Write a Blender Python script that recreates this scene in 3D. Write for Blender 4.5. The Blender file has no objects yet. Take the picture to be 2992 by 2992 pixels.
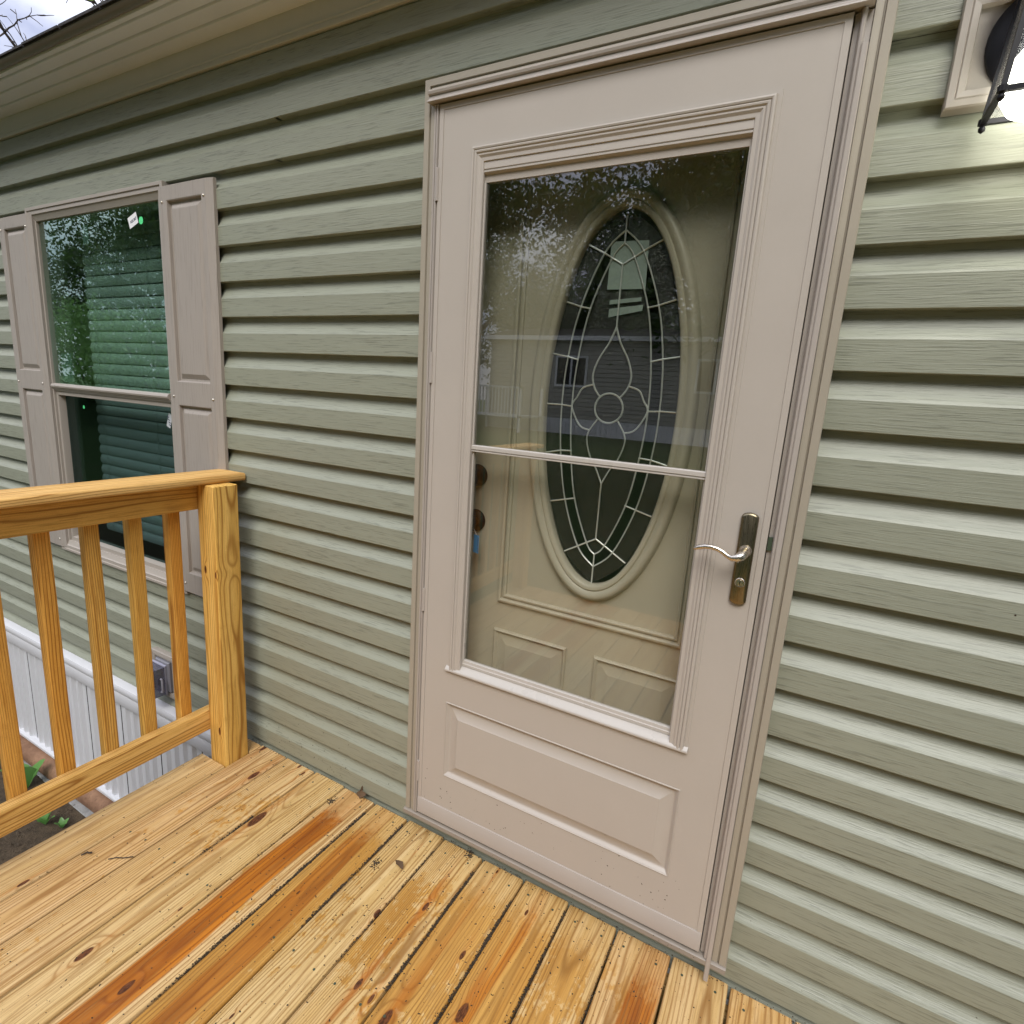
import bpy, math, random
from mathutils import Vector, Matrix
random.seed(7)
R_ = math.radians
SC = bpy.context.scene
COL = SC.collection
VARIANT = None

# ------------------------------------------------------------------ camera
cam_d = bpy.data.cameras.new('camera')
cam = bpy.data.objects.new('camera', cam_d); COL.objects.link(cam)
cam_d.sensor_width = 36; cam_d.sensor_fit = 'HORIZONTAL'
cam_d.lens = 36 * 1602.494 / 2992
cam_d.clip_start = 0.02; cam_d.clip_end = 600
right = Vector((0.87740806, 0.47548344, 0.06380123))
down = Vector((0.15370045, -0.15262676, -0.9762588))
fwd = Vector((-0.45445711, 0.86638362, -0.20699797))
m = Matrix.Identity(4)
for i in range(3):
    m[i][0] = right[i]; m[i][1] = -down[i]; m[i][2] = -fwd[i]
m.translation = Vector((0.9186, -1.263, 1.4))
cam.matrix_world = m
SC.camera = cam

# ------------------------------------------------------------------ sky, sun, exposure
SUN_EL, SUN_AZ = 49.0, 158.0      # azimuth measured clockwise from +y (north)
w = bpy.data.worlds.new("World"); SC.world = w; w.use_nodes = True
nt = w.node_tree; nt.nodes.clear()
sky = nt.nodes.new('ShaderNodeTexSky'); sky.sky_type = 'NISHITA'; sky.sun_disc = False
sky.sun_elevation = R_(SUN_EL); sky.sun_rotation = R_(SUN_AZ); sky.air_density = 1.0; sky.dust_density = 2.0
tc = nt.nodes.new('ShaderNodeTexCoord')
mp = nt.nodes.new('ShaderNodeMapping'); mp.inputs['Scale'].default_value = (1.6, 1.6, 3.2); mp.inputs['Location'].default_value = (4.4, .3, 2.1)
nz = nt.nodes.new('ShaderNodeTexNoise'); nz.inputs['Scale'].default_value = 2.3; nz.inputs['Detail'].default_value = 6; nz.inputs['Roughness'].default_value = .55
cr = nt.nodes.new('ShaderNodeValToRGB')
cr.color_ramp.elements[0].position = .36; cr.color_ramp.elements[0].color = (3.9, 4.2, 5.7, 1)
cr.color_ramp.elements[1].position = .68; cr.color_ramp.elements[1].color = (11.0, 11.1, 11.8, 1)
mx = nt.nodes.new('ShaderNodeMix'); mx.data_type = 'RGBA'; mx.inputs[0].default_value = .88
bg = nt.nodes.new('ShaderNodeBackground'); bg.inputs['Strength'].default_value = .108
wo = nt.nodes.new('ShaderNodeOutputWorld')
L = nt.links.new
L(tc.outputs['Generated'], mp.inputs['Vector']); L(mp.outputs[0], nz.inputs['Vector']); L(nz.outputs['Fac'], cr.inputs[0])
sx = nt.nodes.new('ShaderNodeSeparateXYZ'); L(tc.outputs['Generated'], sx.inputs[0])
oc = nt.nodes.new('ShaderNodeMath'); oc.operation = 'MULTIPLY_ADD'; oc.use_clamp = False; oc.inputs[1].default_value = .80; oc.inputs[2].default_value = .46   # overcast sky: brighter overhead than at the horizon
mz = nt.nodes.new('ShaderNodeMath'); mz.operation = 'MAXIMUM'; mz.inputs[1].default_value = 0.0; L(sx.outputs[2], mz.inputs[0]); L(mz.outputs[0], oc.inputs[0])
ov = nt.nodes.new('ShaderNodeVectorMath'); ov.operation = 'SCALE'; L(cr.outputs[0], ov.inputs[0]); L(oc.outputs[0], ov.inputs['Scale'])
L(sky.outputs[0], mx.inputs[6]); L(ov.outputs[0], mx.inputs[7]); L(mx.outputs[2], bg.inputs['Color']); L(bg.outputs[0], wo.inputs[0])

sd = bpy.data.lights.new('sun', 'SUN'); sd.energy = 1.5; sd.angle = R_(32); sd.color = (1.0, .96, .90)
sun = bpy.data.objects.new('sun', sd); COL.objects.link(sun)
az, el = R_(SUN_AZ), R_(SUN_EL)
to_sun = Vector((math.sin(az) * math.cos(el), math.cos(az) * math.cos(el), math.sin(el)))
sun.rotation_euler = to_sun.to_track_quat('Z', 'Y').to_euler()
SC.view_settings.view_transform = 'Standard'; SC.view_settings.look = 'None'
SC.view_settings.exposure = 0.95; SC.view_settings.gamma = 1.0; SC.view_settings.use_curve_mapping = False
SC.cycles.use_denoising = True
SC.cycles.max_bounces = 10; SC.cycles.transparent_max_bounces = 16; SC.cycles.glossy_bounces = 5
SC.cycles.caustics_reflective = False; SC.cycles.caustics_refractive = False
SC.cycles.sample_clamp_indirect = 6

# ------------------------------------------------------------------ mesh helpers
class MB:
    def __init__(s): s.v = []; s.f = []
    def add(s, vs, fs):
        o = len(s.v); s.v += [tuple(p) for p in vs]; s.f += [tuple(i + o for i in f) for f in fs]; return s
    def box(s, x0, x1, y0, y1, z0, z1):
        return s.add([(x0,y0,z0),(x1,y0,z0),(x1,y1,z0),(x0,y1,z0),(x0,y0,z1),(x1,y0,z1),(x1,y1,z1),(x0,y1,z1)],
                     [(0,3,2,1),(4,5,6,7),(0,1,5,4),(1,2,6,5),(2,3,7,6),(3,0,4,7)])
    def bbox(s, x0, x1, y0, y1, z0, z1, c):
        """a box whose front (-y) edges are chamfered by c"""
        o = [(x0,y1,z0),(x1,y1,z0),(x1,y1,z1),(x0,y1,z1),(x0,y0+c,z0),(x1,y0+c,z0),(x1,y0+c,z1),(x0,y0+c,z1),
             (x0+c,y0,z0+c),(x1-c,y0,z0+c),(x1-c,y0,z1-c),(x0+c,y0,z1-c)]
        f = [(0,3,2,1),(8,9,10,11)]
        for i in range(4):
            j = (i + 1) % 4
            f += [(i, j, j + 4, i + 4), (i + 4, j + 4, j + 8, i + 8)]
        return s.add(o, f)
    def quad(s, a, b, c, d): return s.add([a, b, c, d], [(0, 1, 2, 3)])
    def prism_x(s, prof, x0, x1, caps=True):
        """profile of (y, z) points extruded along x; closed outline"""
        n = len(prof)
        vs = [(x0, y, z) for y, z in prof] + [(x1, y, z) for y, z in prof]
        fs = [(i, (i + 1) % n, (i + 1) % n + n, i + n) for i in range(n)]
        if caps: fs += [tuple(range(n))[::-1], tuple(range(n, 2 * n))]
        return s.add(vs, fs)
    def prism_z(s, prof, z0, z1, caps=True):
        n = len(prof)
        vs = [(x, y, z0) for x, y in prof] + [(x, y, z1) for x, y in prof]
        fs = [(i, (i + 1) % n, (i + 1) % n + n, i + n) for i in range(n)]
        if caps: fs += [tuple(range(n))[::-1], tuple(range(n, 2 * n))]
        return s.add(vs, fs)
    def prism_y(s, prof, y0, y1):
        n = len(prof)
        vs = [(x, y0, z) for x, z in prof] + [(x, y1, z) for x, z in prof]
        fs = [(i, (i + 1) % n, (i + 1) % n + n, i + n) for i in range(n)]
        fs += [tuple(range(n))[::-1], tuple(range(n, 2 * n))]
        return s.add(vs, fs)
    def frame(s, x0, x1, z0, z1, prof, sides='LTRB'):
        """mitred strip round a rectangle; prof = [(inward offset, y)...]"""
        B = 'B' in sides; T = 'T' in sides
        n = len(prof)
        def strip(fa):
            vs = []
            for o, y in prof:
                a, b = fa(o); vs += [(a[0], y, a[1]), (b[0], y, b[1])]
            s.add(vs, [(2*i, 2*i+1, 2*i+3, 2*i+2) for i in range(n - 1)])
        if 'L' in sides: strip(lambda o: ((x0+o, z0+(o if B else 0)), (x0+o, z1-(o if T else 0))))
        if 'R' in sides: strip(lambda o: ((x1-o, z1-(o if T else 0)), (x1-o, z0+(o if B else 0))))
        if 'T' in sides: strip(lambda o: ((x0+o, z1-o), (x1-o, z1-o)))
        if 'B' in sides: strip(lambda o: ((x1-o, z0+o), (x0+o, z0+o)))
        return s
    def plate(s, x0, x1, z0, z1, y, holes, depth=0.0):
        xs = sorted({x0, x1, *[h[0] for h in holes], *[h[1] for h in holes]}); zs = sorted({z0, z1, *[h[2] for h in holes], *[h[3] for h in holes]})
        xs = [x for x in xs if x0 <= x <= x1]; zs = [z for z in zs if z0 <= z <= z1]
        for a, b in zip(xs, xs[1:]):
            for c, d in zip(zs, zs[1:]):
                mx_, mz = (a+b)/2, (c+d)/2
                if any(h[0] < mx_ < h[1] and h[2] < mz < h[3] for h in holes): continue
                s.quad((a,y,c),(b,y,c),(b,y,d),(a,y,d))
                if depth: s.quad((a,y+depth,c),(a,y+depth,d),(b,y+depth,d),(b,y+depth,c))
        if depth:
            for h in holes + [(x0, x1, z0, z1)]:
                a, b, c, d = h
                for p, q in (((a,c),(b,c)),((b,c),(b,d)),((b,d),(a,d)),((a,d),(a,c))):
                    s.quad((p[0],y,p[1]),(q[0],y,q[1]),(q[0],y+depth,q[1]),(p[0],y+depth,p[1]))
        return s
    def tube(s, pts, r, n=8, caps=True):
        pts = [Vector(p) for p in pts]; k = len(pts)
        rs = r if isinstance(r, (list, tuple)) else [r] * k
        up = None; vs = []
        for i, p in enumerate(pts):
            t = (pts[min(i+1, k-1)] - pts[max(i-1, 0)])
            t = t.normalized() if t.length > 1e-9 else Vector((0, 0, 1))
            if up is None: up = t.orthogonal().normalized()
            up = (up - t * up.dot(t)); up = up.normalized() if up.length > 1e-6 else t.orthogonal().normalized()
            b = t.cross(up)
            for j in range(n):
                a = 2 * math.pi * j / n
                vs.append(p + (up * math.cos(a) + b * math.sin(a)) * rs[i])
        fs = [(i*n+j, i*n+(j+1) % n, (i+1)*n+(j+1) % n, (i+1)*n+j) for i in range(k-1) for j in range(n)]
        if caps: fs += [tuple(range(n))[::-1], tuple(range((k-1)*n, k*n))]
        return s.add(vs, fs)
    def lathe_y(s, cx, cz, prof, n=24):
        """profile of (radius, y) turned about an axis along y"""
        vs = [(cx + r*math.cos(2*math.pi*j/n), y, cz + r*math.sin(2*math.pi*j/n)) for r, y in prof for j in range(n)]
        fs = [(i*n+j, i*n+(j+1) % n, (i+1)*n+(j+1) % n, (i+1)*n+j) for i in range(len(prof)-1) for j in range(n)]
        fs += [tuple(range(n)), tuple(range((len(prof)-1)*n, len(prof)*n))]
        return s.add(vs, fs)
    def lathe_z(s, cx, cy, prof, n=20):
        vs = [(cx + r*math.cos(2*math.pi*j/n), cy + r*math.sin(2*math.pi*j/n), z) for r, z in prof for j in range(n)]
        fs = [(i*n+j, i*n+(j+1) % n, (i+1)*n+(j+1) % n, (i+1)*n+j) for i in range(len(prof)-1) for j in range(n)]
        fs += [tuple(range(n)), tuple(range((len(prof)-1)*n, len(prof)*n))]
        return s.add(vs, fs)
    def mesh(s, name, mat, smooth=35):
        me = bpy.data.meshes.new(name); me.from_pydata(s.v, [], s.f)
        if mat: me.materials.append(mat)
        if smooth:
            me.polygons.foreach_set('use_smooth', [True] * len(me.polygons))
            me.set_sharp_from_angle(angle=R_(smooth))
        me.update(); return me

def tag(o, label=None, cat=None, group=None, kind=None):
    if label: o['label'] = label
    if cat: o['category'] = cat
    if group: o['group'] = group
    if kind: o['kind'] = kind
    return o
def root(name, label, cat, loc=(0, 0, 0), group=None):
    o = bpy.data.objects.new(name, None); COL.objects.link(o); o.location = loc
    o.empty_display_size = .1
    return tag(o, label, cat, group)
def attach(o, parent):
    o.parent = parent
    if parent.type == 'EMPTY':
        o.matrix_parent_inverse = Matrix.Translation(parent.location).inverted()
    return o
def part(mb, name, mat, parent=None, label=None, kind=None, smooth=35):
    me = mb if isinstance(mb, bpy.types.Mesh) else mb.mesh(name, mat, smooth)
    o = bpy.data.objects.new(name, me); COL.objects.link(o)
    if parent: attach(o, parent)
    return tag(o, label, None, None, kind)

# ------------------------------------------------------------------ material helpers
class NT:
    def __init__(s, name):
        s.m = bpy.data.materials.new(name); s.m.use_nodes = True
        s.t = s.m.node_tree; s.t.nodes.clear()
        s.out = s.t.nodes.new('ShaderNodeOutputMaterial')
    def n(s, typ, **kw):
        nd = s.t.nodes.new('ShaderNode' + typ)
        for k, v in kw.items(): setattr(nd, k, v)
        return nd
    def l(s, a, b): s.t.links.new(a, b)
    def val(s, sock, v):
        if hasattr(v, 'is_output'): s.l(v, sock)
        elif v is not None: sock.default_value = v
    def math(s, op, a, b=None, c=None, clamp=False):
        nd = s.n('Math', operation=op); nd.use_clamp = clamp
        s.val(nd.inputs[0], a)
        if b is not None: s.val(nd.inputs[1], b)
        if c is not None: s.val(nd.inputs[2], c)
        return nd.outputs[0]
    def mix(s, f, a, b, blend='MIX'):
        nd = s.n('Mix', data_type='RGBA', blend_type=blend); nd.clamp_factor = True
        s.val(nd.inputs[0], f)
        for i, v in ((6, a), (7, b)):
            if isinstance(v, tuple): v = (*v, 1) if len(v) == 3 else v
            s.val(nd.inputs[i], v)
        return nd.outputs[2]
    def noise(s, vec, scale, detail=3, rough=.55, dist=0, out='Fac'):
        nd = s.n('TexNoise'); s.val(nd.inputs['Vector'], vec); nd.inputs['Scale'].default_value = scale
        nd.inputs['Detail'].default_value = detail; nd.inputs['Roughness'].default_value = rough; nd.inputs['Distortion'].default_value = dist
        return nd.outputs[out]
    def mapv(s, vec, scale=(1, 1, 1), loc=(0, 0, 0)):
        nd = s.n('Mapping'); s.val(nd.inputs['Vector'], vec); nd.inputs['Scale'].default_value = scale
        s.val(nd.inputs['Location'], loc); return nd.outputs[0]
    def ramp(s, fac, a, b, lo=0.0, hi=1.0, smooth=True):
        nd = s.n('MapRange', interpolation_type='SMOOTHSTEP' if smooth else 'LINEAR')
        s.val(nd.inputs['Value'], fac)
        for i, v in zip((1, 2, 3, 4), (a, b, lo, hi)): s.val(nd.inputs[i], v)
        return nd.outputs[0]
    def bump(s, h, dist, strength=1.0, normal=None):
        nd = s.n('Bump'); s.val(nd.inputs['Height'], h); nd.inputs['Distance'].default_value = dist; s.val(nd.inputs['Strength'], strength)
        if normal: s.l(normal, nd.inputs['Normal'])
        return nd.outputs[0]
    def bsdf(s, col, rough=.5, metal=0.0, normal=None, spec=.5, **kw):
        b = s.n('BsdfPrincipled')
        if isinstance(col, tuple): col = (*col, 1)
        s.val(b.inputs['Base Color'], col); s.val(b.inputs['Roughness'], rough); s.val(b.inputs['Metallic'], metal)
        b.inputs['Specular IOR Level'].default_value = spec
        if normal: s.l(normal, b.inputs['Normal'])
        for k, v in kw.items(): s.val(b.inputs[k], v)
        s.l(b.outputs[0], s.out.inputs[0]); return b
    def pos(s): return s.n('NewGeometry').outputs['Position']
    def obj(s): return s.n('TexCoord').outputs['Object']
    def attr(s, name):
        nd = s.n('Attribute', attribute_type='OBJECT', attribute_name=name); return nd
    def xyz(s, v):
        nd = s.n('SeparateXYZ'); s.l(v, nd.inputs[0]); return nd.outputs

def paint(name, col, rough=.4, mottle=.05, grain=None, spec=.5, bump=.0):
    t = NT(name); p = t.pos()
    f = t.noise(p, 9, 4)
    f2 = t.noise(p, 160, 2)
    c = t.mix(t.math('MULTIPLY', t.math('ADD', t.math('MULTIPLY', f, .7), t.math('MULTIPLY', f2, .3)), 1.0),
              tuple(x * (1 - mottle * 1.6) for x in col), tuple(min(1, x * (1 + mottle * 1.6)) for x in col))
    nrm = None
    if grain == 'z':
        h = t.noise(t.mapv(p, (170, 170, 7)), 1, 5, .6, .6)
        c = t.mix(t.ramp(h, .5, .72), c, tuple(x * .80 for x in col)); nrm = t.bump(h, .0012, .5)
    elif bump:
        nrm = t.bump(t.noise(p, 420, 2), bump, .5)
    t.bsdf(c, t.ramp(f, .2, .8, rough * .9, rough * 1.1), 0, nrm, spec)
    return t.m

def metal(name, col, rough, brushed=True):
    t = NT(name); p = t.pos()
    h = t.noise(t.mapv(p, (900, 900, 40)), 1, 2)
    t.bsdf(t.mix(t.noise(p, 30, 3), tuple(x*.92 for x in col), tuple(min(1, x*1.05) for x in col)), t.ramp(h, .2, .8, rough*.8, rough*1.2), 1.0,
           t.bump(h, .0002, .15 if brushed else 0.0))
    return t.m

def glass(name, f0, gain, tint, gtint, rough=0.0, obscure=0.0, body=None):
    """thin clear pane: see-through tinted, with a mirror coat that grows with angle (both sides alike)"""
    t = NT(name)
    tr = t.n('BsdfTransparent'); tr.inputs[0].default_value = (*tint, 1)
    gl = t.n('BsdfGlossy'); gl.inputs['Color'].default_value = (*gtint, 1); gl.inputs['Roughness'].default_value = rough
    g = t.n('NewGeometry')
    dp = t.n('VectorMath', operation='DOT_PRODUCT'); t.l(g.outputs['Normal'], dp.inputs[0]); t.l(g.outputs['Incoming'], dp.inputs[1])
    c = t.math('ABSOLUTE', dp.outputs['Value'])
    k = t.math('POWER', t.math('SUBTRACT', 1.0, c, clamp=True), 5.0)
    fr = t.math('MULTIPLY', t.math('ADD', f0, t.math('MULTIPLY', k, 1 - f0)), gain, clamp=True)
    if obscure:
        h = t.noise(g.outputs['Position'], 190, 4, .65, .8)
        nb = t.bump(h, .004, obscure); t.l(nb, gl.inputs['Normal'])
    first = tr.outputs[0]
    if body:
        df = t.n('BsdfDiffuse'); df.inputs[0].default_value = (*body[0], 1)
        if obscure:
            t.l(t.mix(t.ramp(t.noise(g.outputs['Position'], 190, 4, .65, .8), .42, .62), tuple(x * .25 for x in body[0]), body[0]), df.inputs[0])
        ms0 = t.n('MixShader'); ms0.inputs[0].default_value = body[1]
        t.l(tr.outputs[0], ms0.inputs[1]); t.l(df.outputs[0], ms0.inputs[2]); first = ms0.outputs[0]
    ms = t.n('MixShader'); t.l(fr, ms.inputs[0]); t.l(first, ms.inputs[1]); t.l(gl.outputs[0], ms.inputs[2])
    t.l(ms.outputs[0], t.out.inputs[0]); return t.m

def wood(name):
    """treated pine; per-piece look comes from object properties: seed, pith, heart, tint, wet, knot_a..knot_c"""
    t = NT(name)
    P = t.obj(); G = t.pos()
    seed = t.attr('seed').outputs['Fac']
    sv = t.n('CombineXYZ'); 
    for i, k in enumerate((3.1, 17.3, 7.7)): t.l(t.math('MULTIPLY', seed, k), sv.inputs[i])
    S = sv.outputs[0]
    def off(scale):
        a = t.n('VectorMath', operation='MULTIPLY'); t.l(P, a.inputs[0]); a.inputs[1].default_value = scale
        b = t.n('VectorMath', operation='ADD'); t.l(a.outputs[0], b.inputs[0]); t.l(S, b.inputs[1]); return b.outputs[0]
    x, y, z = t.xyz(P)
    low = t.n('TexNoise'); t.l(off((5, 1.1, 5)), low.inputs['Vector']); low.inputs['Scale'].default_value = 1; low.inputs['Detail'].default_value = 2
    lr, lg, lb = t.xyz(low.outputs['Color'])
    wob = t.n('TexNoise'); t.l(off((22, 5, 22)), wob.inputs['Vector']); wob.inputs['Scale'].default_value = 1; wob.inputs['Detail'].default_value = 2
    wr = wob.outputs['Fac']
    pith = t.attr('pith'); pv = t.xyz(pith.outputs['Vector'])
    px = t.math('SUBTRACT', x, pv[0]); px = t.math('ADD', px, t.math('MULTIPLY', t.math('SUBTRACT', lr, .5), .035))
    pz = t.math('SUBTRACT', z, pv[1]); pz = t.math('ADD', pz, t.math('MULTIPLY', t.math('SUBTRACT', lg, .5), .032))
    r = t.math('SQRT', t.math('ADD', t.math('MULTIPLY', px, px), t.math('MULTIPLY', pz, pz)))
    r = t.math('ADD', r, t.math('MULTIPLY', t.math('SUBTRACT', wr, .5), .0025))
    core = None; halo = None
    for nm in ('knot_a', 'knot_b', 'knot_c'):
        kv = t.xyz(t.attr(nm).outputs['Vector'])
        inv = t.math('DIVIDE', 1.0, t.math('MAXIMUM', t.math('MULTIPLY', kv[2], .50), .0001))
        dx = t.math('MULTIPLY', t.math('SUBTRACT', x, kv[0]), inv)
        dx = t.math('ADD', dx, t.math('MULTIPLY', t.math('SUBTRACT', wr, .5), .7))
        dy = t.math('MULTIPLY', t.math('SUBTRACT', y, kv[1]), t.math('MULTIPLY', inv, .40))
        q = t.math('ADD', t.math('MULTIPLY', dx, dx), t.math('MULTIPLY', dy, dy))
        cm = t.ramp(q, 1.15, .7)
        # halo trails along the grain
        q2 = t.math('ADD', t.math('MULTIPLY', t.math('MULTIPLY', dx, dx), .55), t.math('MULTIPLY', t.math('MULTIPLY', dy, dy), .03))
        hm = t.math('EXPONENT', t.math('MULTIPLY', q2, -1.0))
        bump_r = t.math('MULTIPLY', t.math('EXPONENT', t.math('MULTIPLY', q, -.20)), t.math('MULTIPLY', kv[2], .75))
        r = t.math('ADD', r, bump_r)
        core = cm if core is None else t.math('MAXIMUM', core, cm)
        halo = hm if halo is None else t.math('MAXIMUM', halo, hm)
    ph = t.math('MULTIPLY', t.math('DIVIDE', r, t.math('MULTIPLY', pv[2], .62)), 6.28318)
    streak = t.noise(off((95, .9, 95)), 1, 3, .6)
    late = t.math('POWER', t.math('ADD', t.math('MULTIPLY', t.math('SINE', ph), .5), .5), 5.0)
    mid = t.noise(off((38, 1.6, 38)), 1, 4, .6)
    fine = t.noise(off((330, 9, 330)), 1, 2, .6)
    blot = t.noise(off((9, 3.2, 9)), 1, 4, .6, .4)
    # wet honey areas and dry pale areas (water marks)
    wet = t.attr('wet').outputs['Fac']
    edge = t.noise(t.mapv(G, (46, 26, 46)), 1, 5, .72, .3)
    wm = t.ramp(t.math('ADD', t.math('ADD', t.math('MULTIPLY', blot, .9), t.math('MULTIPLY', edge, .75)), t.math('SUBTRACT', wet, 1.0)), .34, .42)
    gx, gy, gz = t.xyz(G)
    dryend = t.ramp(t.math('ADD', gy, t.math('MULTIPLY', t.math('SUBTRACT', edge, .5), .22)), -.17, -.06)
    wm = t.math('MULTIPLY', wm, t.math('SUBTRACT', 1.0, t.math('MULTIPLY', dryend, .75)))
    c = t.mix(t.ramp(mid, .3, .7), (.62, .465, .245), (.53, .365, .155))
    grain = t.attr('grain').outputs['Fac']
    c = t.mix(t.math('MULTIPLY', wm, .92), c, t.mix(t.ramp(mid, .3, .75), (.53, .31, .085), (.38, .18, .032)))
    c = t.mix(t.math('MULTIPLY', t.math('MULTIPLY', late, grain), t.ramp(lb, .3, .7, .45, 1.0)), c, (.23, .11, .026))
    c = t.mix(t.math('MULTIPLY', t.ramp(streak, .55, .72, 0, .8), grain), c, (.27, .14, .04))
    c = t.mix(t.math('MULTIPLY', t.ramp(t.noise(off((30, 14, 30)), 1, 5, .7), .50, .72, 0, 1.0), t.math('SUBTRACT', 1.30, grain)), c, (.36, .215, .075))
    # heartwood band
    hv = t.xyz(t.attr('heart').outputs['Vector'])
    hx = t.math('ADD', t.math('SUBTRACT', x, hv[0]), t.math('MULTIPLY', t.math('SUBTRACT', low.outputs['Fac'], .5), .09))
    hx = t.math('ADD', hx, t.math('MULTIPLY', t.math('SUBTRACT', mid, .5), .018))
    hband = t.ramp(t.math('SUBTRACT', t.math('ABSOLUTE', hx), hv[1]), .004, -.004)
    hm = t.math('MULTIPLY', t.math('MULTIPLY', hband, hv[2]), t.math('SUBTRACT', 1.0, t.math('MULTIPLY', dryend, .68)))
    hc = t.mix(t.ramp(mid, .28, .72), (.47, .175, .020), (.22, .064, .009))
    hc = t.mix(t.math('MULTIPLY', late, .7), hc, (.17, .045, .008))
    c = t.mix(hm, c, hc)
    c = t.mix(t.math('MULTIPLY', t.math('MULTIPLY', halo, t.math('MULTIPLY', wet, 1.7, clamp=True)), t.ramp(mid, .35, .6, .25, .8)), c, (.40, .135, .020))
    c = t.mix(t.ramp(fine, .48, .72, 0, .55), c, (.27, .145, .045))
    c = t.mix(core, c, t.mix(t.ramp(t.noise(off((260, 90, 260)), 1, 3), .35, .65), (.055, .020, .009), (.15, .055, .022)))
    # fine dark pitting and grime
    sp = t.noise(G, 620, 2, .6)
    c = t.mix(t.ramp(sp, .63, .72, 0, .65), c, (.15, .095, .05))
    tint = t.attr('tint').outputs['Color']
    c = t.mix(1.0, c, tint, 'MULTIPLY'); c = t.mix(1.0, c, (1.08, 1.07, 1.06), 'MULTIPLY')
    h = t.math('ADD', t.math('MULTIPLY', late, .5), t.math('MULTIPLY', fine, .6))
    t.bsdf(c, t.math('SUBTRACT', .62, t.math('MULTIPLY', t.math('MAXIMUM', wm, hm), .24)), 0, t.bump(h, .0012, .55), .32)
    return t.m

# ------------------------------------------------------------------ materials
M = {}
def siding_mat(name, col, dark):
    t = NT(name); p = t.pos(); x, y, z = t.xyz(p)
    g1 = t.noise(t.mapv(p, (13, 60, 330)), 1, 3, .6, .35)
    g2 = t.noise(t.mapv(p, (2.2, 20, 70)), 1, 3, .5, .5)
    patch = t.noise(t.mapv(p, (3, 3, 5)), 1, 2)
    g = t.math('MULTIPLY', t.ramp(g1, .54, .64), t.ramp(patch, .32, .6, .45, 1.0))
    c = t.mix(t.ramp(g2, .3, .7), tuple(v * .98 for v in col), tuple(v * 1.02 for v in col))
    c = t.mix(t.math('MULTIPLY', g, .50), c, dark)
    st = t.noise(t.mapv(p, (14, 14, 3)), 1, 4, .6)
    c = t.mix(t.ramp(st, .62, .8, 0, .10), c, (.20, .18, .13))
    wav = t.noise(t.mapv(p, (1.3, 2, 16)), 1, 2)
    t.bsdf(c, .43, 0, t.bump(g1, .0020, .42, t.bump(wav, .006, .15)), .55); return t.m
M['siding'] = siding_mat('sage_vinyl', (.268, .283, .220), (.105, .112, .085))
M['siding_far'] = siding_mat('grey_vinyl', (.27, .265, .235), (.13, .125, .105))
M['door'] = paint('taupe_enamel', (.432, .392, .345), .36, .03, spec=.5)
M['trim'] = paint('tan_trim', (.335, .300, .238), .40, .03)
M['sill'] = paint('brown_sill', (.275, .240, .200), .42, .05)
M['zbar'] = paint('rose_taupe_trim', (.390, .352, .315), .32, .03)
M['satin'] = paint('light_sash', (.47, .44, .40), .28, .03)
M['shutter'] = paint('brown_shutter', (.335, .300, .265), .5, .03, 'z')
M['winframe'] = paint('taupe_vinyl', (.36, .325, .285), .42, .04)
M['eave'] = paint('grey_soffit', (.80, .84, .93), .45, .04)
M['fascia'] = paint('dark_fascia', (.20, .185, .17), .45, .06)
M['frieze'] = paint('brown_frieze', (.58, .57, .55), .5, .05)
M['entry'] = paint('almond_door', (.43, .398, .312), .40, .03)
M['white'] = paint('white_vinyl', (.60, .61, .635), .40, .03)
M['wall_in'] = paint('beige_drywall', (.45, .42, .37), .8, .03)
M['sheath'] = paint('black_felt', (.03, .03, .03), .8, .1)
M['black'] = paint('black_enamel', (.010, .010, .013), .45, .2, spec=.2)
M['bronze'] = paint('black_bronze', (.008, .008, .008), .5, .2, spec=.2)
M['gap_shade'] = paint('black_gap_shade', (.012, .012, .013), .6, .1)  # black for the painted shade in the gap under the storm door
M['nickel'] = metal('brushed_nickel', (.62, .57, .50), .26)
M['plate'] = metal('olive_reflection_nickel', (.24, .205, .135), .30)  # nickel with the dark olive of its reflections put into the base colour
t = NT('zinc_came'); t.bsdf((.74, .77, .75), .28, .45); M['came'] = t.m
M['screw'] = metal('steel_screw', (.72, .68, .60), .3, False)
M['latch'] = paint('green_plastic', (.05, .07, .045), .4, .1)
M['blind'] = paint('white_blind', (.70, .72, .70), .5, .03)
M['paper'] = paint('white_label', (.82, .82, .84), .6, .02)
M['ink'] = paint('label_ink', (.03, .03, .07), .6, .02)
M['palepaper'] = paint('pale_green_paper', (.27, .34, .31), .7, .30)
M['dot'] = paint('green_dot', (.10, .78, .28), .5, .02)
M['tag'] = paint('blue_tag', (.03, .30, .66), .5, .02)
M['storm_glass'] = glass('storm_glass', .042, 2.5, (.90, .91, .88), (1, 1, 1))
M['storm_glass_low'] = glass('storm_glass_lower', .040, 1.15, (.94, .94, .92), (1, 1, 1))
M['win_glass'] = glass('green_low_e_glass', .085, 2.1, (.72, .82, .78), (.82, 1.0, .90))
M['win_glass_low'] = glass('screened_glass', .04, .55, (.50, .57, .57), (.75, 1.0, .92))
M['oval_rough'] = glass('obscure_glass', .04, 1.0, (.20, .21, .20), (.95, 1, .95), .05, .55, ((.060, .060, .055), .5))
M['oval_clear'] = glass('bevel_glass', .04, .9, (.22, .26, .23), (.85, 1, .9), .03)
M['lamp_glass'] = glass('seeded_glass', .05, 1.1, (.93, .95, .93), (1, 1, 1), .03, .5)
M['box_plastic'] = glass('smoked_cover', .06, 1.5, (.55, .55, .66), (1, 1, 1), .06, 0, ((.20, .20, .27), .45))
M['pine'] = wood('treated_pine')

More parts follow.
